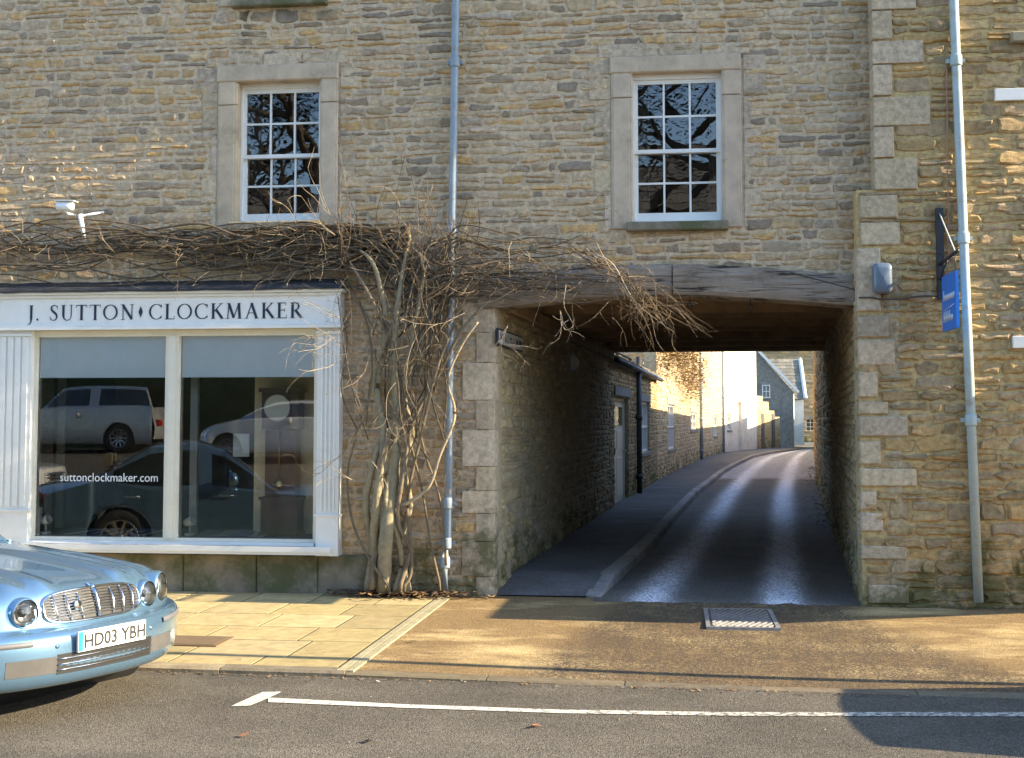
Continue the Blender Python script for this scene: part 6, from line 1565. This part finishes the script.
h2.location = (-18.0, -21.8, roadz(-21.5)); h2.rotation_euler = (0, 0, R(178))
h3 = car(HATCH, paint('dark_green_car_paint', (.02, .06, .05), .4), 'dark green hatchback parked across the market square right of the white hatchback', lamps='rect', plate='')
h3.location = (-6.0, -18.8, roadz(-19.3)); h3.rotation_euler = (0, 0, R(186))

# ------------------------------------------------------------------ across the square: houses and trees (seen only as reflections)
BRK = mat('brick_far', (.30, .14, .07), .9, var=.25, vs=3, bump=.01, bs=10)
for k, (x0, x1, hh, mt, lb_) in enumerate(((-40, -24, 8, FARSTONE, 'grey stone house at the left end of the row across the square'), (-23.7, -9, 7, BRK, 'orange brick house in the middle of the row across the square'), (-8.7, 6, 8.5, FARSTONE, 'broad stone house opposite the covered passage across the square'), (6.3, 30, 7.5, LIMEW, 'pale washed house at the right end of the row across the square'))):
    e = empty('terrace_house', lb_, 'house', ((x0 + x1) / 2, -36, .7)); w = (x1 - x0) / 2
    m_ = MB(); ops = []
    n = int(w * 2 / 3.2)
    for i in range(n):
        for z in (1.0, 4.2): u = 1.0 + i * (2 * w - 2) / n; ops.append((u, u + 1.0, z, z + 1.5))
    slab(m_, V((-w, 0, 0)), UX, V((0, 1, 0)), 0, 2 * w, -.6, hh, .4, ops); m_.box((-w, -8, -.6), (-w + .4, -.4, hh)); m_.box((w - .4, -8, -.6), (w, -.4, hh)); m_.build('wall', mt, e)
    for o_ in ops:
        f_ = MB(); u0, u1, z0, z1 = o_
        for a in ((u0, u0 + .07, z0, z1), (u1 - .07, u1, z0, z1), (u0 + .07, u1 - .07, z1 - .07, z1), (u0 + .07, u1 - .07, z0, z0 + .07), (u0 + .07, u1 - .07, (z0 + z1) / 2 - .03, (z0 + z1) / 2 + .03)): f_.box((a[0] - w, -.18, a[2]), (a[1] - w, -.1, a[3]))
        f_.box((u0 - w, -.3, z0), (u1 - w, -.28, z1), 1); f_.build('window', [WHITE, DARKIN], e)
    r_ = MB(); slate_roof(r_, -w, w, .2, hh - .05, -4, hh + 3, .5, 30 + k); slate_roof(r_, -w, w, -8.2, hh - .05, -4, hh + 3, .5, 40 + k); r_.build('roof', SLATE, e)
def tree(x, y, z, h, spread, label, seed, evergreen=False):
    rt = random.Random(seed); e = empty('evergreen_tree' if evergreen else 'bare_tree', label, 'tree', (x, y, z)); t = MB(); ends = []
    def grow_(p, d, L, r, lv_):
        pts = [p]; n = 4
        for i in range(n): d = (d + V((rt.gauss(0, .12), rt.gauss(0, .12), rt.gauss(.03, .08)))).normalized(); pts.append(pts[-1] + d * L / n)
        t.tube(pts, taper(n + 1, r, r * .62), 6 if lv_ < 2 else 4, 0, (.12, .10, .08), True, False)
        if lv_ >= 5: ends.append(pts[-1]); return
        for k in range(rt.randint(2, 4) if lv_ < 4 else 2):
            dd = (d + V((rt.gauss(0, .6), rt.gauss(0, .6), rt.gauss(.1, .35))) * spread).normalized(); grow_(pts[-1 if k else -2], dd, L * rt.uniform(.62, .82), r * .6, lv_ + 1)
        if lv_ > 1: ends.append(pts[-2])
    grow_(V((0, 0, -.1)), V((0, 0, 1)), h * .28, h * .022, 0); t.build('trunk', BARK, e)
    lv = MB()
    for q in ends:
        for k in range(105 if evergreen else 5):
            c = q + V((rt.gauss(0, .85), rt.gauss(0, .85), rt.gauss(0, .7))); leaf(lv, c.x, c.y, c.z, rt.uniform(.055, .105) if evergreen else rt.uniform(.04, .08), rt, jit(rt.choice([(.03, .05, .02), (.045, .06, .022), (.025, .04, .018)]) if evergreen else (.14, .1, .05), rt, .25))
    lv.build('crown', LEAFM, e); return e
tree(-11.5, -27.5, .75, 21, 1.0, 'tall dark evergreen tree across the square opposite the shop', 1, True)
tree(-4.5, -28.5, .75, 20, 1.05, 'rounded evergreen tree across the square opposite the covered passage', 2, True)
tree(3.5, -26.5, .75, 20, 1.0, 'large evergreen tree across the square on the right', 3, True)
tree(-18, -28, .75, 14, 1.1, 'bare tree with sparse brown leaves left of the tall evergreen across the square', 4)
hg = MB(); rh_ = random.Random(5)
for i in range(9000):
    x = rh_.uniform(-24, 8); z = rh_.uniform(0, 2.6); leaf(hg, x, -25 + rh_.uniform(-.6, .6) * (1 if z < 1.7 else .6), z + .8, rh_.uniform(.06, .12), rh_, jit((.08, .14, .045), rh_, .3))
hg.box((-24, -25.4, .5), (8, -24.6, 3.1), 0, (.03, .06, .02))
o = hg.build('hedge', LEAFM, None, origin=(-8, -25, .6)); tag(o, 'long clipped dark green hedge behind the cars across the square', 'hedge')

# slim post added out of view to lay a long shadow along the slabs
SUN_EL, SUN_AZ = R(24), R(2.6)
e = empty('shadow_post', 'unseen slim steel post with plate, added beyond the right side for its long shadow', 'shadow post', (6.4, -3.42, -.05))
m_ = MB(); m_.tube([(0, 0, -.05), (0, 0, 5.0)], .045, 12); m_.build('pole', MATS['alloy_wheel'], e)
m_ = MB(); m_.lathe((-.03, 0, 4.9), (-1, 0, 0), [(0, 0), (0, .13), (.006, .13), (.006, 0)], 24); m_.build('shadow_post_plate', WHITE, e)
# ------------------------------------------------------------------ light
w = bpy.data.worlds.new('World'); S.world = w; w.use_nodes = True; nt = w.node_tree
bg = nt.nodes['Background']; sk = nt.nodes.new('ShaderNodeTexSky'); sk.sky_type = 'NISHITA'; sk.sun_disc = False
sdir = V((math.cos(SUN_EL) * math.cos(SUN_AZ), -math.cos(SUN_EL) * math.sin(SUN_AZ), math.sin(SUN_EL)))
sk.sun_elevation = SUN_EL; sk.sun_rotation = math.atan2(sdir.x, sdir.y); sk.air_density = 1.0; sk.dust_density = .5; sk.ozone_density = 2.5
nt.links.new(sk.outputs[0], bg.inputs[0]); bg.inputs[1].default_value = .15
ld = bpy.data.lights.new('sun', 'SUN'); ld.energy = 4.8; ld.angle = R(.32); ld.color = (1.0, .83, .56)
lo = bpy.data.objects.new('sun', ld); COL.objects.link(lo); lo.rotation_euler = (-sdir).to_track_quat('-Z', 'Y').to_euler(); lo.location = (20, -5, 15)
S.view_settings.view_transform = 'Standard'; S.view_settings.look = 'None'; S.view_settings.gamma = 1; S.view_settings.use_curve_mapping = False
S.view_settings.exposure = 1.75
S.cycles.max_bounces = 10; S.cycles.diffuse_bounces = 6; S.cycles.transparent_max_bounces = 12; S.cycles.use_denoising = True; S.cycles.sample_clamp_indirect = 6
